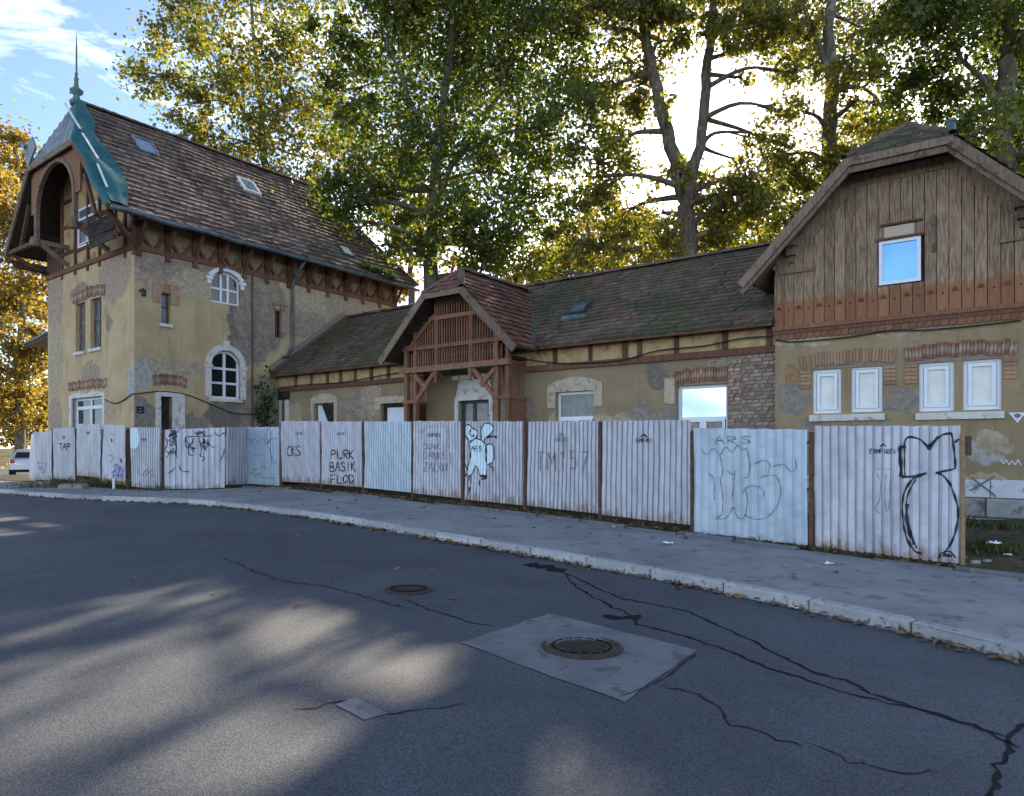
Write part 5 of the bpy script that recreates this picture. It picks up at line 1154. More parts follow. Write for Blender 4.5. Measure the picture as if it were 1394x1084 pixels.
p10 = P('pale corrugated panel with looping outline graffiti in the recessed bend', 337, 21.9, 381, 21.2, 581.6, 581.6, 658.5, 661.5, mat=m_bluesteel, pitch=.12)
z10 = lambda l: Z(l, 170, 565, 6.336)
p10.strokes([z10(l) for l in ([(1075, 205), (1095, 240), (1130, 205), (1160, 240), (1200, 200), (1240, 240), (1280, 205), (1330, 210)], [(1250, 240), (1230, 180), (1250, 120), (1275, 150), (1270, 220), (1245, 250)], [(1240, 250), (1270, 320), (1280, 400), (1310, 415), (1325, 400)], [(1110, 470), (1150, 465)], [(1175, 340), (1215, 345)], [(1120, 350), (1160, 340)], [(1180, 460), (1210, 440), (1215, 470)], [(1080, 520), (1110, 490), (1130, 530), (1160, 500), (1200, 540), (1320, 545)])], .022, m_greypaint)
p11 = P('weathered corrugated sheet with deep waves set back at an angle', 307, 20.9, 335.5, 21.9, 582, 581.5, 660.5, 659.5, pitch=.16, dep=.04)
p12 = P('wide corrugated panel covered in dense dark tags along its upper half', 224, 20.3, 306, 20.85, 585, 582, 669, 664, pitch=.15, dep=.03)
sc12 = []
for k in range(9):
    y0 = 592+random.uniform(-3, 3)+(k % 3)*9; x0 = 226+k*6.5 if k > 3 else 225+random.uniform(0, 6)
    sc12.append([(x0+random.uniform(0, 14), y0+random.uniform(-7, 9)) for _ in range(7)])
sc12 += [z10(l) for l in ([(390, 160), (430, 165), (470, 130)], [(350, 190), (370, 250), (345, 300), (380, 330), (360, 370)], [(430, 190), (445, 260), (440, 340), (455, 370)], [(530, 190), (640, 185), (760, 180)], [(600, 140), (630, 165), (680, 150)], [(550, 250), (555, 340), (600, 345)], [(640, 200), (660, 300), (650, 350), (690, 370), (660, 400)], [(370, 500), (410, 480), (440, 450)], [(470, 430), (490, 480), (560, 490)], [(770, 150), (810, 180), (860, 150)], [(820, 400), (850, 340), (860, 290)])]
p12.strokes(sc12, .028, m_black)
p13 = P('corrugated panel with a square white patch in its upper corner', 179, 20.7, 219, 20.35, 582, 582.5, 662.5, 666, pitch=.085)
p13.fill([[(179.5, 583), (190, 583), (190, 608), (179.5, 608)]], m_fill); p13.text('EGMFIREI', 195, 201, 597, 600, .02, m_greypaint, 'stencil_lettering', .3)
p13.strokes([z10(l) for l in ([(125, 480), (130, 510)], [(165, 520), (200, 470), (215, 500), (180, 530)], [(235, 480), (270, 475)], [(240, 525), (265, 522)])], .025, m_greypaint)
p14 = P('corrugated panel with purple and faded graffiti and two dark holes', 139.5, 21.7, 171, 20.75, 578, 579, 650.5, 656.5, pitch=.09)
z14 = lambda l: Z(l, 0, 560, 7.744)
p14.strokes([z14(l) for l in ([(1200, 700), (1220, 620), (1250, 700), (1260, 600), (1290, 700), (1300, 610)], [(1195, 650), (1240, 590), (1310, 640)], [(1210, 680), (1305, 660)], [(1200, 590), (1230, 560), (1290, 600)])], .035, m_purple)
p14.strokes([z14([(1170, 290), (1180, 325)]), z14([(1272, 500), (1290, 535)])], .07, m_black, 'hole'); p14.strokes([z14([(1130, 460), (1200, 480), (1160, 540)]), z14([(1170, 235), (1215, 250)])], .02, m_greypaint)
p15 = P('blank corrugated panel standing over a loose concrete block', 105, 22.95, 138.5, 21.75, 577, 577.5, 647.5, 650.5, pitch=.08); p15.text('EGMFIREI', 119, 124, 588, 591, .02, m_greypaint, 'stencil_lettering', .3)
p16 = P('narrow corrugated panel with the black letters TAP', 74, 23.95, 103, 23.0, 583, 582, 651.5, 654.5, pitch=.085); p16.text('TAP', 82.5, 97, 604, 613, .04, m_black, 'graffiti', .2); p16.text('EGMFIREI', 86, 91, 594, 597.5, .02, m_greypaint, 'stencil_lettering', .3)
p17 = P('end panel of the fence by the parked car with a small violet scribble', 48, 25.0, 72.5, 24.0, 589, 587, 653, 654.5, pitch=.1)
p17.strokes([z14(l) for l in ([(415, 530), (430, 620), (450, 580), (470, 660), (490, 590), (510, 540)], [(420, 540), (500, 550)], [(440, 640), (490, 645)])], .03, m_faded)
p18 = P('fence panel turned edge-on at the street corner', 41, 25.9, 48, 25.02, 592, 589, 652, 656, pitch=.1)
# posts
def post(pos, z0, z1, label='rusty steel post standing between two fence panels', w=.06, mat=None):
    t = thing('fence_post', label, 'post', (pos.x, pos.y, z0), math.atan2(FD.y, FD.x), 'rusty posts between fence panels')
    mb = MB(); mb.box(-w/2, w/2, -w/2, w/2, 0, z1-z0); mb.build('shaft', mat or m_rust, t); mb = MB(); mb.box(-w*.55, w*.55, -w*.55, w*.55, z1-z0, z1-z0+.015); mb.build('cap', m_rust, t)
for x, yt, lab in ((1104.5, 590, 'bow graffiti and the bubble letters'), (942.8, 590, 'bubble letters and the plain stencilled panel'), (817, 575, 'plain stencilled panel and the faded numerals'), (715.3, 575, 'faded numerals and the pale blue figure'), (630.2, 574, 'pale blue figure and the three faded lines'), (562.2, 574, 'three faded lines and the bare bluish panel'), (495, 575, 'bare bluish panel and the stacked capitals'), (438, 575, 'stacked capitals and the short black tag'), (382.7, 576, 'short black tag and the bend in the fence')):
    q = fence_pt(x)+FN*.0; zg = G(q.x, q.y); post(q, zg-.1, EYE+(HZ-yt)/F*q.y, 'rusty fence post between the '+lab)
q = fence_pt(1311)-FN*.02; zg = G(q.x, q.y)-.1; zt = EYE+(HZ-590)/F*q.y
t = thing('fence_post', 'tall pale rusty post at the free end of the fence by the big bow graffiti', 'post', (q.x, q.y, zg)); mb = MB(); mb.tube([(0, 0, 0), (0, 0, zt-zg)], .03, 8); mb.build('shaft', simple('pale_rust', (.26, .15, .08), (.36, .24, .13), 8, .8, .3, 50), t); mb = MB(); mb.box(.03, .1, -.03, .03, zt-zg-.3, zt-zg-.04); mb.build('hinge_plate', m_rust, t)
for pp, lab in ((pt_at(336, 21.95), 'looping outlines and the deep-waved sheet'), (pt_at(221.5, 20.3), 'dense dark tags and the white square patch'), (pt_at(174, 20.85), 'white square patch and the purple scribble'), (pt_at(103.8, 23.0), 'blank corner panel and the letters TAP'), (pt_at(73.2, 24.0), 'letters TAP and the end panel')):
    post(pp, G(pp.x, pp.y)-.1, EYE+(HZ-584)/F*pp.y, 'rusty fence post between the '+lab)
pp = pt_at(158, 21.0); t = thing('short_stake', 'short white stake propping the fence panel with purple graffiti', 'stake', (pp.x, pp.y-.12, G(pp.x, pp.y)-.1)); mb = MB(); mb.tube([(0, 0, 0), (0, 0, .42)], .04, 8); mb.build('shaft', m_white, t)

# ================================================================== FOLIAGE
def leaf_mesh(name, C, S, mat, parent=None, flat=None):
    n = len(C); th = rng.uniform(0, 2*np.pi, n); ph = np.arccos(rng.uniform(-1, 1, n)); 
    if flat is not None: ph = rng.normal(0, flat, n)
    nrm = np.stack([np.sin(ph)*np.cos(th), np.sin(ph)*np.sin(th), np.cos(ph)], 1)
    a = np.cross(nrm, rng.normal(size=(n, 3))); a /= np.linalg.norm(a, axis=1)[:, None]+1e-9; b = np.cross(nrm, a)
    s = S[:, None]; v = np.empty((n, 4, 3)); fold = rng.uniform(.05, .3, n)[:, None]
    v[:, 0] = C-a*s*.55; v[:, 1] = C+b*s*.46+nrm*s*fold; v[:, 2] = C+a*s*.6; v[:, 3] = C-b*s*.46+nrm*s*fold
    me = bpy.data.meshes.new(name); me.vertices.add(n*4); me.vertices.foreach_set('co', v.reshape(-1).astype(np.float32))
    base = np.arange(n)[:, None]*4; lp = (base+np.array([[0, 1, 2, 0, 2, 3]])).reshape(-1)
    me.loops.add(n*6); me.loops.foreach_set('vertex_index', lp.astype(np.int32)); me.polygons.add(n*2); me.polygons.foreach_set('loop_start', (np.arange(n*2)*3).astype(np.int32))
    me.update(); me.validate(); me.materials.append(mat); o = bpy.data.objects.new(name, me); COL.objects.link(o)
    if parent is not None: o.parent = parent
    return o
# openings in the canopy through which the sun reaches the road (road pixel, radius in metres)
GAPS = []
for x, y, r in ((600, 962, .6), (560, 985, .5), (540, 905, .5), (480, 918, .28), (400, 1000, .6), (330, 1015, .6), (270, 1030, .36), (440, 968, .32), (420, 855, .22), (350, 870, .24), (290, 890, .26), (240, 905, .25), (200, 875, .24), (120, 895, .26), (60, 860, .24), (20, 870, .2), (30, 940, .3), (120, 985, .3), (200, 965, .3), (70, 1010, .28), (150, 830, .2), (785, 982, .08), (480, 1000, .4), (440, 1025, .35), (620, 945, .5), (515, 1012, .5), (250, 1015, .25), (500, 900, .4), (10, 727, .35), (400, 915, .2), (330, 935, .2), (30, 905, .25)):
    p = px_ground(x, y); GAPS.append((np.array(p), np.array(SUN), r*.62))
GAPS.append((np.array((0, 0, EYE)), np.array(SUN), -32.0))           # the bright opening around the sun (cone, px)
for x, y, r in ((925, 150, 12), (1035, 135, 13), (950, 200, 9), (900, 175, 8), (995, 205, 10)):
    d = np.array(((x-CX)/F, 1, (HZ-y)/F)); GAPS.append((np.array((0, 0, EYE)), d/np.linalg.norm(d), -float(r)))
def carve(C):
    keep = np.ones(len(C), bool)
    for o, d, r in GAPS:
        w = C-o; t = w@d; dist = np.linalg.norm(w-t[:, None]*d, axis=1)
        lim_ = r if r > 0 else t*(-r)/F
        keep &= ~(dist < lim_*rng.uniform(.7, 1.25, len(C)))
    return C[keep]
def tree(name, label, Y, trunk, discs, mat, dens=1.0, leaf=.2, seed=0, group=None, spread=.8, base_r=.4, sub=()):
    """trunk: list of stems, each a list of (px, py, radius); discs: (px, py, r_px[, depth])"""
    def w(px, py, Yd=Y): return Vector(((px-CX)/F*Yd, Yd, EYE+(HZ-py)/F*Yd))
    x0 = w(trunk[0][0][0], 600); gz = G(x0.x, x0.y)-.05
    o = thing(name, label, 'tree', (x0.x, x0.y, gz)); 
    if group: o['group'] = group
    org = Vector((x0.x, x0.y, gz)); mb = MB(); nodes = []
    for st in trunk:
        pts = [w(a, b) for a, b, r in st]; rad = [r for a, b, r in st]
        if st is trunk[0]: pts = [Vector((pts[0].x, Y, gz-.2))]+pts; rad = [rad[0]*1.25]+rad
        sm = catmull(pts, 5); rr = np.interp(np.linspace(0, len(rad)-1, len(sm)), range(len(rad)), rad)
        sm = [p+Vector((random.gauss(0, .05), random.gauss(0, .05), 0)) for p in sm]
        mb.tube([p-org for p in sm], list(rr), 10); nodes += list(zip(sm, rr))
    C = []
    for dsc in discs:
        c = w(dsc[0], dsc[1], dsc[3] if len(dsc) > 3 else Y+random.uniform(-spread, spread)*3); r = dsc[2]/F*Y
        # limb from the nearest lower stem point to the clump centre
        cand = [(p, q) for p, q in nodes if p.z < c.z+.3] or nodes; pn, q = min(cand, key=lambda e: (e[0]-c).length)
        midp = pn.lerp(c, .5)+Vector((random.gauss(0, .3), random.gauss(0, .3), random.uniform(0, .5)))
        rb = min(q*.55, .16); mb.tube([p-org for p in catmull([pn, midp, c], 4)], list(np.linspace(rb, .025, 9)), 6)
        for _ in range(4):
            e = c+Vector((random.gauss(0, 1), random.gauss(0, 1), random.gauss(.2, 1)))*r*.55; mb.tube([midp.lerp(c, .4)-org, c.lerp(e, .4)-org, e-org], [.035, .022, .008], 4, False)
        ncl = max(10, int(15*(r/1.8)**2)); nl = int(dens*dsc[2]**2*3.1416*3.3/((leaf*F/Y)**2*.5)/ncl)+1
        dv = rng.normal(size=(ncl, 3)); dv /= np.linalg.norm(dv, axis=1)[:, None]; cc = np.array(c)+dv*(r*rng.uniform(.25, 1.05, ncl)**.6)[:, None]*np.array([1, .9, .95])
        for k in range(ncl):
            if k % 6 == 0: C.append(np.array(c)+rng.normal(size=(nl, 3))*r*.72)
            sg = rng.uniform(.28, .6)*max(r/2.2, .55); pts = cc[k]+rng.normal(size=(nl, 3))*np.array([sg, sg, sg*.75]); C.append(pts)
    mb.build('trunk', m_bark, o, True, False)
    C = carve(np.concatenate(C)); S = leaf*rng.uniform(.6, 1.3, len(C))
    leaf_mesh('crown', C-np.array(org), S, mat, o)
    return len(C)
NL = 0
NL += tree('plane_tree', 'airy olive and yellow tree rising behind the tower house roof', 36, [[(365, 300, .22), (358, 200, .18), (352, 120, .13), (345, 40, .09), (340, -60, .05)], [(358, 210, .1), (320, 130, .07), (285, 70, .04)], [(360, 190, .09), (400, 110, .06), (420, 30, .04)]],
    [(250, 50, 50), (205, 105, 35), (300, 115, 55), (285, 25, 45), (350, 60, 55), (370, 150, 55), (415, 90, 55), (320, 195, 50), (410, 215, 55), (255, 140, 35), (330, -20, 50), (420, -10, 60), (180, 95, 16), (235, 10, 28), (380, 275, 45), (455, 170, 50), (300, 240, 28), (270, 185, 30)], m_leaf_olive, .5, .19)
NL += tree('plane_tree', 'big dense dark green tree between the tower house and the porch', 30, [[(586, 380, .33), (588, 330, .3), (592, 260, .26), (600, 180, .22), (612, 80, .16), (620, -40, .1)], [(592, 270, .16), (640, 190, .12), (690, 110, .08), (720, 20, .05)], [(598, 200, .13), (555, 130, .09), (525, 50, .05)]],
    [(520, 50, 75), (600, 110, 85), (680, 50, 85), (520, 175, 65), (620, 215, 75), (700, 160, 75), (765, 80, 70), (560, 265, 55), (655, 300, 60), (490, 245, 48), (735, 250, 65), (470, 125, 48), (610, 10, 80), (690, -30, 80), (545, -30, 80), (450, 270, 34, 28.4), (480, 300, 26, 28.6), (620, 330, 45), (700, 345, 45), (575, 330, 28), (760, 170, 55), (535, 335, 20), (770, 0, 65), (650, 360, 28), (455, 50, 40), (540, 300, 30)], m_leaf_green, .78, .18)
NL += tree('plane_tree', 'sunlit olive tree with a forked trunk behind the low wing roof', 31, [[(936, 350, .42), (935, 300, .40), (932, 268, .36), (908, 180, .28), (885, 80, .24), (868, -20, .18)], [(934, 272, .3), (952, 200, .24), (962, 100, .22), (972, 10, .18), (980, -80, .12)]],
    [(860, 120, 50), (820, 40, 55), (810, 240, 50), (850, 290, 45), (900, 30, 40), (1000, 310, 35), (1010, 265, 30), (850, 200, 45), (1035, 290, 28), (810, 140, 48), (780, 330, 40), (830, 350, 40), (890, 330, 35), (930, -20, 50), (1000, 30, 35), (860, -30, 60), (985, 340, 30), (905, 250, 20), (1040, 60, 30), (740, 370, 30), (960, -50, 60), (1020, -20, 50), (890, 90, 25), (990, 20, 36), (1040, 40, 32), (1062, 95, 24), (1022, 180, 20), (1048, 195, 22), (925, 55, 22), (905, 140, 13), (1070, 20, 36), (920, 10, 34), (1000, 60, 16), (1010, 105, 12), (940, 240, 14), (1065, 150, 18), (975, 262, 30, 29.5), (1003, 255, 26, 33), (940, 268, 24, 33), (1020, 275, 26, 29.5), (985, 285, 26, 33.5), (962, 290, 20), (1030, 245, 22), (1010, 220, 16), (960, 320, 24), (900, 290, 22), (925, 235, 14)], m_leaf_olive, .75, .18)
NL += tree('plane_tree', 'tall tree with one straight dark trunk left of the boarded gable', 33, [[(1128, 300, .36), (1130, 200, .34), (1133, 120, .3), (1128, 60, .25), (1135, -40, .18)], [(1132, 110, .16), (1105, 40, .12), (1080, -30, .07)]],
    [(1130, 70, 45), (1085, 40, 38), (1070, 210, 32), (1085, 275, 38), (1165, 130, 48), (1195, 50, 55), (1090, 150, 22), (1130, -20, 60), (1060, -10, 45), (1160, 210, 38), (1100, 230, 30), (1110, 320, 30), (1060, 330, 28), (1205, 150, 40), (1080, 100, 16), (1045, 240, 20)], m_leaf_olive, .75, .18)
NL += tree('plane_tree', 'dark green tree with thick trunk behind the boarded gable ridge', 27, [[(1364, 300, .42), (1366, 200, .36), (1368, 120, .33), (1372, 40, .28), (1378, -60, .2)], [(1366, 150, .14), (1320, 90, .09), (1280, 50, .05)]],
    [(1335, 60, 65), (1275, 105, 55), (1395, 150, 50), (1250, 35, 55), (1300, 145, 45), (1400, 50, 60), (1230, 125, 40), (1460, 90, 80), (1320, -20, 70), (1400, -40, 80), (1245, -20, 60), (1345, 175, 40), (1440, 190, 60), (1390, 220, 40)], m_leaf_green, .75, .17)
NL += tree('background_tree', 'yellow autumn tree far beyond the low wing roof', 52, [[(800, 420, .3), (800, 300, .2), (805, 230, .12)]], [(760, 370, 40), (800, 330, 45), (850, 350, 45), (900, 345, 40), (720, 385, 30), (820, 290, 35), (950, 330, 35), (985, 325, 30), (690, 370, 30), (870, 310, 30)], m_leaf_yellow, .8, .26, spread=1.2)
NL += tree('background_tree', 'yellow tree far behind the gap beside the tower house hip', 50, [[(560, 420, .25), (558, 330, .16), (550, 260, .1)]], [(560, 340, 34), (530, 300, 30), (585, 290, 34), (500, 250, 36), (620, 360, 30), (555, 395, 22), (540, 230, 35), (470, 200, 35), (630, 300, 30)], m_leaf_yellow, .55, .26, spread=1.2)
NL += tree('background_tree', 'golden autumn tree beside the tower house gable', 52, [[(28, 600, .35), (25, 500, .28), (30, 400, .2), (22, 280, .12)]], [(20, 220, 38), (45, 300, 38), (5, 320, 45), (40, 380, 38), (10, 420, 45), (45, 450, 35), (20, 500, 42), (50, 540, 30), (-30, 260, 50), (-40, 400, 60), (60, 490, 25), (50, 240, 22), (15, 185, 20), (-50, 520, 60), (25, 560, 34), (55, 415, 24)], m_leaf_yellow, 1.0, .25, spread=1.4)
NL += tree('background_tree', 'pale yellow low tree behind the parked car', 66, [[(-10, 600, .3), (-8, 560, .2), (-5, 520, .1)]], [(10, 560, 30), (45, 585, 25), (-25, 570, 40), (60, 560, 25), (25, 595, 22), (75, 590, 25), (40, 540, 25)], m_leaf_yellow, 1.0, .3, spread=1.4)
NL += tree('background_tree', 'dim green tree line behind the gable house and wing', 58, [[(1100, 400, .3), (1100, 250, .2)]], [(1020, 320, 40), (1080, 330, 45), (1150, 280, 50), (1220, 200, 50), (1300, 200, 55), (1390, 200, 60), (1060, 250, 35), (1150, 180, 35)], m_leaf_olive, .6, .26, spread=1.2)
print('leaves', NL)

# ivy at the corner of tower and wing, green clump on the tower eave
def ivy(name, label, pts, mat, size, n, rad):
    o0 = Vector(pts[0]); o = thing(name, label, 'plant', o0, 0); C = []
    for p in pts: C.append(np.array(p)+rng.normal(size=(n, 3))*np.array(rad))
    C = np.concatenate(C); leaf_mesh('leaves', C-np.array(o0), size*rng.uniform(.6, 1.3, len(C)), mat, o)
    mb = MB(); mb.tube([Vector(p)-o0 for p in pts], .02, 5); mb.build('stem', m_bark, o); return o
def bw3(u, v, z): x, y = uv2w(u, v); return (x, y, z)
ivy('ivy', 'dark green ivy climbing the corner between tower house and wing', [bw3(TU+.12, WV-.75, z) for z in (.4, 1.2, 2.0, 2.7, 3.3)], m_leaf_ivy, .13, 150, (.2, .2, .45))
q = px_plane3(505, 368, P_[0], n_)+n_*.1; ivy('weed_clump', 'green moss clump growing on the tower house roof above the gutter', [bw3(q.x+.05*k, q.y-.5+.35*k, q.z-.05*k) for k in range(5)], m_leaf_ivy, .1, 160, (.16, .2, .1))
# grass, weeds, fallen leaves
def tufts(name, label, centres, mat, n, h, rad, cat='grass'):
    vs = []; fs = []
    for (x, y, z, sc) in centres:
        for _ in range(n):
            a = random.uniform(0, 6.28); r = abs(random.gauss(0, rad)); px_, py_ = x+r*math.cos(a), y+r*math.sin(a)*.7; hh = h*sc*random.uniform(.4, 1.2); lx, ly = random.gauss(0, .4)*hh, random.gauss(0, .4)*hh; w = .008+.006*random.random(); b = len(vs); an = random.uniform(0, 3.14); cx_, sy_ = math.cos(an)*w, math.sin(an)*w
            vs += [(px_-cx_, py_-sy_, z-.02), (px_+cx_, py_+sy_, z-.02), (px_+lx*.4+cx_*.7, py_+ly*.4+sy_*.7, z+hh*.6), (px_+lx*.4-cx_*.7, py_+ly*.4-sy_*.7, z+hh*.6), (px_+lx, py_+ly, z+hh)]; fs += [(b, b+1, b+2, b+3), (b+3, b+2, b+4)]
    mb = MB(); mb.add(vs, fs); o = mb.build(name, mat, None, fix=False); return tag(o, label, cat, kind='stuff')
cs = []
for _ in range(170):       # bank behind the free end of the fence
    s = random.uniform(-7, 1.5); o_ = random.uniform(.6, 3.3); p = FP0+FD*s-FN*.28+Vector((VX, VY, 0))*o_; b0 = FP0+FD*s-FN*.28; cs.append((p.x, p.y, G(b0.x, b0.y)+.02+yard_rise(b0.x, b0.y, o_), random.uniform(.5, 1.4)))
tufts('bank_grass', 'dark green grass on the bank below the gable house plinth', cs, m_grass, 55, .13, .22)
cs = []
for s in np.arange(.5, 19, .55):
    if random.random() < .55: p = FP0+FD*s-FN*(.22+random.uniform(-.12, .12)); cs.append((p.x, p.y, G(p.x, p.y)+.02, random.uniform(.4, 1.2)))
tufts('fence_foot_grass', 'thin weeds growing along the stone edging at the fence foot', cs, m_grass, 26, .12, .1)
cs = []
for x, y, sc in ((95, 661, 1.5), (72, 662, 1.4), (80, 664, 1.2), (120, 663, 1.2), (130, 660, 1.3), (165, 660, 1.2), (175, 664, 1.3), (215, 668, .9), (45, 664, 1.0), (150, 661, 1)):
    p = px_ground(x, y, .0); cs.append((p.x, p.y, G(p.x, p.y), sc))
tufts('corner_grass', 'green tufts in front of the fence at the street corner', cs, m_grass, 90, .2, .35)
cs = []
for i in range(0, len(kerb), 1):
    if random.random() < .22: p = kerb[i]; cs.append((p.x, p.y-.03, road_z(p.x, p.y), random.uniform(.3, 1.1)))
tufts('gutter_weeds', 'dry weeds along the foot of the kerb', cs, m_grass, 9, .09, .06)
C = []
for i in range(len(kerb)-1):
    p = kerb[i]; dn = math.exp(-((p.x+1.0)/6)**2)
    for _ in range(int(9+30*dn*random.random())):
        q = p.lerp(kerb[i+1], random.random()); off = -abs(random.gauss(0, .09)); nrm = Vector((VX, VY, 0)); r = q+nrm*off; C.append((r.x, r.y, road_z(r.x, r.y)+random.uniform(.008, .025)))
for _ in range(2200):
    s = random.uniform(0, 19); p = FP0+FD*s-FN*(random.uniform(-.35, .3)); C.append((p.x, p.y, G(p.x, p.y)+.035))
for _ in range(420):
    x = random.uniform(0, 1394); y = random.uniform(690, 1000); p = px_ground(x, y); inside = min((k.x-p.x)**2+(k.y-p.y)**2 for k in kerb[::4])
    C.append((p.x, p.y, road_z(p.x, p.y)+.012)) if inside > .5 and y < 850 and random.random() < .12 else None
for _ in range(260):
    i = random.randrange(NP); t = random.random()**.6; p = ka[i].lerp(kb[i], t); C.append((p.x, p.y, G(p.x, p.y)+.018))
C = np.array(C); o = leaf_mesh('fallen_leaves', C, .075*rng.uniform(.5, 1.3, len(C)), m_litter, flat=.35); tag(o, 'brown fallen leaves gathered along kerb and fence foot', 'leaves', kind='stuff')
# paper scraps: single things
scr = [(602, 737, 'white paper scrap lying at the kerb foot', .05, 0), (1082, 829, 'white crumpled scrap on the road edge below the kerb', .05, 0), (762, 706, 'white scrap on the pavement below the numeral panel', .04, 1), (838, 718, 'white scrap at the stone edging below the plain stencilled panel', .05, 1), (910, 741, 'white flattened carton on the pavement by the bluish panel', .06, 1), (497, 671, 'white scrap below the panel of stacked capital letters', .06, 1), (1126, 769, 'crumpled white bag at the foot of the end panel', .06, 1), (1355, 742, 'pale plastic bag lying on the grass bank', .07, 2), (1372, 758, 'small white rag on the grass bank edge', .04, 2)]
for x, y, lab, s_, w in scr:
    if w == 2:
        b0 = px_ground(x, y, .28); p = Vector((b0.x, b0.y, b0.z+.02))
    else: p = px_ground(x, y, -.11 if w == 0 else 0); p.z += .012
    mb = MB(); n = 6; vs = []
    for j in range(n):
        for i in range(n): vs.append(((i/(n-1)-.5)*s_*2.4+random.gauss(0, s_*.12), (j/(n-1)-.5)*s_*1.6+random.gauss(0, s_*.12), abs(random.gauss(0, s_*.25))))
    mb.add(vs, [(j*n+i, j*n+i+1, (j+1)*n+i+1, (j+1)*n+i) for j in range(n-1) for i in range(n-1)]); o = mb.build('paper_scrap', m_paper, None, fix=False); o.location = p; tag(o, lab, 'litter')
# loose blocks at the street corner
for x, y, dims, lab, rz in ((122, 656, (.75, .3, .26), 'white painted concrete block under the blank corner panel', .25), (100, 665, (.7, .45, .16), 'flat grey slab in front of the corner fence', .1), (150, 659, (.35, .25, .16), 'broken stone chunk beside the white block', .7), (60, 660, (.5, .3, .12), 'low grey kerb lump at the end of the corner fence', .2)):
    p = px_ground(x, y, 0); bm = bmesh.new(); bmesh.ops.create_cube(bm, size=1)
    for v in bm.verts: v.co = Vector((v.co.x*dims[0], v.co.y*dims[1], v.co.z*dims[2]))
    bmesh.ops.bevel(bm, geom=bm.edges[:], offset=.03, segments=2, affect='EDGES')
    for v in bm.verts: v.co += Vector((random.gauss(0, .008), random.gauss(0, .008), random.gauss(0, .008)))
    me = bpy.data.meshes.new('concrete_block'); bm.to_mesh(me); bm.free(); me.materials.append(m_whitestone if 'white painted' in lab else m_stone); o = bpy.data.objects.new('concrete_block', me); COL.objects.link(o); o.location = (p.x, p.y, p.z+dims[2]/2-.02); o.rotation_euler = (0, 0, rz); tag(o, lab, 'block')
# rubble on the bank
for k in range(26):
    s = random.uniform(-6, .2); o_ = random.uniform(.3, 1.6); b0 = FP0+FD*s-FN*.28; p = b0+Vector((VX, VY, 0))*o_; r = random.uniform(.03, .08); bm = bmesh.new(); bmesh.ops.create_icosphere(bm, subdivisions=1, radius=r)
    for v in bm.verts: v.co = Vector((v.co.x*random.uniform(.8, 1.5), v.co.y*random.uniform(.7, 1.2), v.co.z*random.uniform(.4, .8)))
    me = bpy.data.meshes.new('rubble_stone'); bm.to_mesh(me); bm.free(); me.materials.append(m_stone); o = bpy.data.objects.new('rubble_stone', me); COL.objects.link(o); o.location = (p.x, p.y, G(b0.x, b0.y)+.03+yard_rise(b0.x, b0.y, o_)); tag(o, 'small grey rubble stone scattered on the grass bank by the fence end', 'stone', 'rubble on the bank')

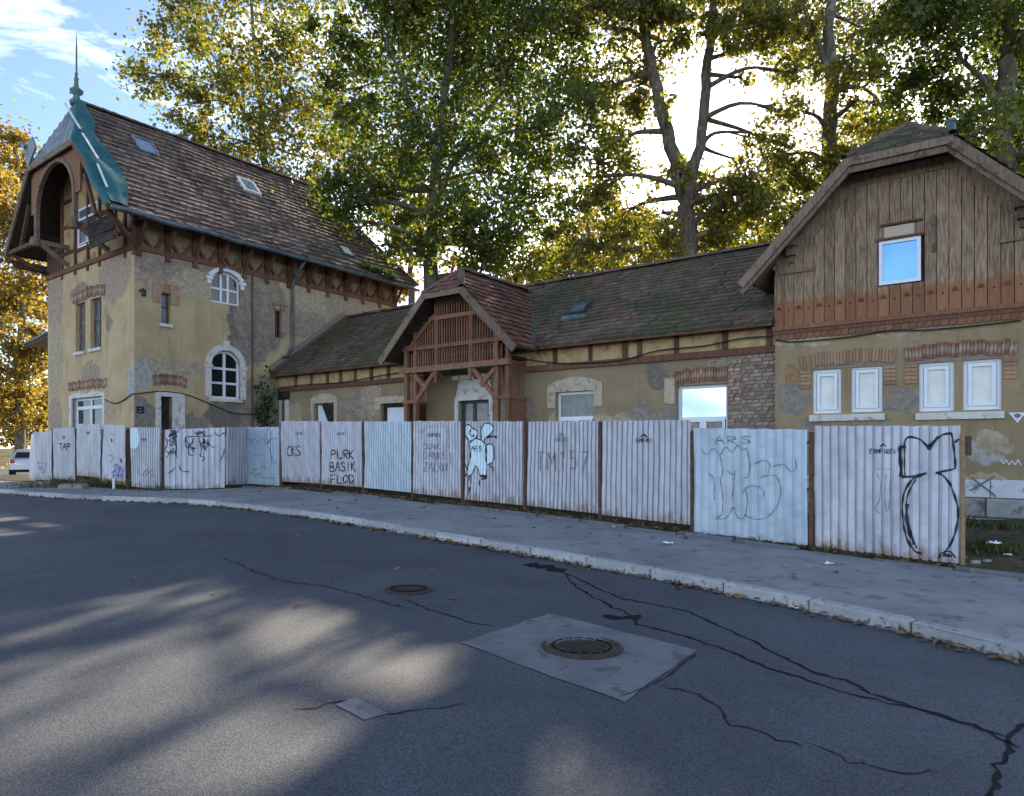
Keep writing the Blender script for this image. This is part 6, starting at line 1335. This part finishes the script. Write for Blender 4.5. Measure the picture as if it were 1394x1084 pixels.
# ================================================================== PARKED CAR AND BARRIER
def car(x, Y, rz):
    X = (x-CX)/F*Y; z = road_z(X, Y); t = thing('parked_car', 'silver hatchback parked beyond the end of the fence, seen from behind', 'car', (X, Y, z), rz)
    # stations along length (y, floor, sill half width, belt z, belt half width, roof z, roof half width)
    st = [(0, .42, .70, .80, .72, .84, .66), (.08, .26, .80, .95, .82, 1.02, .72), (.30, .22, .84, .97, .84, 1.32, .64), (.62, .22, .85, .96, .85, 1.46, .60), (1.4, .22, .86, .95, .86, 1.50, .60), (2.2, .22, .86, .94, .86, 1.45, .58), (3.0, .22, .86, .93, .84, 1.02, .62), (3.3, .22, .86, .90, .82, .93, .66), (3.9, .24, .82, .78, .76, .82, .6), (4.05, .35, .7, .6, .66, .66, .5)]
    rows = []
    for y, f, sw_, bz, bw2, rz_, rw in st: rows.append([(-sw_*.92, y, f), (-sw_, y, f+.14), (-bw2-.015, y, (f+bz)/2+.08), (-bw2, y, bz), (-rw-.02, y, rz_-.07), (-rw*.8, y, rz_-.01), (0, y, rz_+.015), (rw*.8, y, rz_-.01), (rw+.02, y, rz_-.07), (bw2, y, bz), (bw2+.015, y, (f+bz)/2+.08), (sw_, y, f+.14), (sw_*.92, y, f)])
    n = 13; vs = [p for r in rows for p in r]; fs = [(i*n+j, i*n+(j+1) % n, (i+1)*n+(j+1) % n, (i+1)*n+j) for i in range(len(rows)-1) for j in range(n)]+[tuple(range(n)), tuple((len(rows)-1)*n+k for k in range(n))]
    mb = MB(); mb.add(vs, fs); body = mb.build('body', m_car, t, True)
    mb = MB(); mb.hexa([(-.58, .03, 1.03), (.58, .03, 1.03), (.62, .10, 1.0), (-.62, .10, 1.0), (-.52, .27, 1.33), (.52, .27, 1.33), (.52, .32, 1.30), (-.52, .32, 1.30)]); mb.build('rear_window', m_glass, t)
    for sg in (-1, 1):
        mb = MB(); mb.hexa([(sg*.84, .45, 1.0), (sg*.865, 2.85, .98), (sg*.8, 2.85, .98), (sg*.8, .45, 1.0), (sg*.655, .6, 1.38), (sg*.645, 2.3, 1.36), (sg*.6, 2.3, 1.36), (sg*.6, .6, 1.38)]); mb.build('side_window', m_glass, t)
        mb = MB(); mb.box(min(sg*.60, sg*.80), max(sg*.60, sg*.80), -.015, .12, .72, .93); mb.build('tail_light', m_redlamp, t)
        for y in (.72, 3.25):
            mb = MB(); pr = [(.2, -.1), (.30, -.09), (.315, 0), (.30, .09), (.2, .1)]
            vs = [(sg*.78+zz, y+r*math.cos(2*math.pi*k/20), .31+r*math.sin(2*math.pi*k/20)) for r, zz in pr for k in range(20)]; fs = [(i*20+k, i*20+(k+1) % 20, (i+1)*20+(k+1) % 20, (i+1)*20+k) for i in range(4) for k in range(20)]; mb.add(vs, fs); wh = mb.build('wheel', m_tyre, t, True)
            mb = MB(); vs = [(sg*.80+sg*.06*(1 if r < .1 else .4), y+r*math.cos(2*math.pi*k/16), .31+r*math.sin(2*math.pi*k/16)) for r in (.205, .05) for k in range(16)]; mb.add(vs, [(k, (k+1) % 16, 16+(k+1) % 16, 16+k) for k in range(16)]+[tuple(range(16, 32))]); mb.build('rim', m_zinc, wh)
    mb = MB(); mb.box(-.82, .82, -.06, .14, .38, .60); mb.build('bumper', m_car, t)
    mb = MB(); mb.box(-.80, .80, -.05, .12, .24, .38); mb.build('bumper_skirt', m_tyre, t)
    mb = MB(); mb.box(-.26, .26, -.03, .02, .74, .86); mb.build('number_plate', m_white, t)
car(38, 38, math.radians(33))
t = thing('yellow_barrier', 'yellow pipe barrier along the side street beyond the car', 'barrier', (-33, 45, .1), 0)
for z in (.55, 1.0):
    mb = MB(); mb.tube([(-14, 2, z+.1), (3.4, 0, z)], .05, 8); mb.build('rail', m_yellow, t)
for k in range(6):
    mb = MB(); x = 3.3-k*3; y = -(x-3.4)*2/17.4; mb.tube([(x, y, -.3), (x, y, 1.02)], .045, 8); mb.build('post', m_yellow, t)
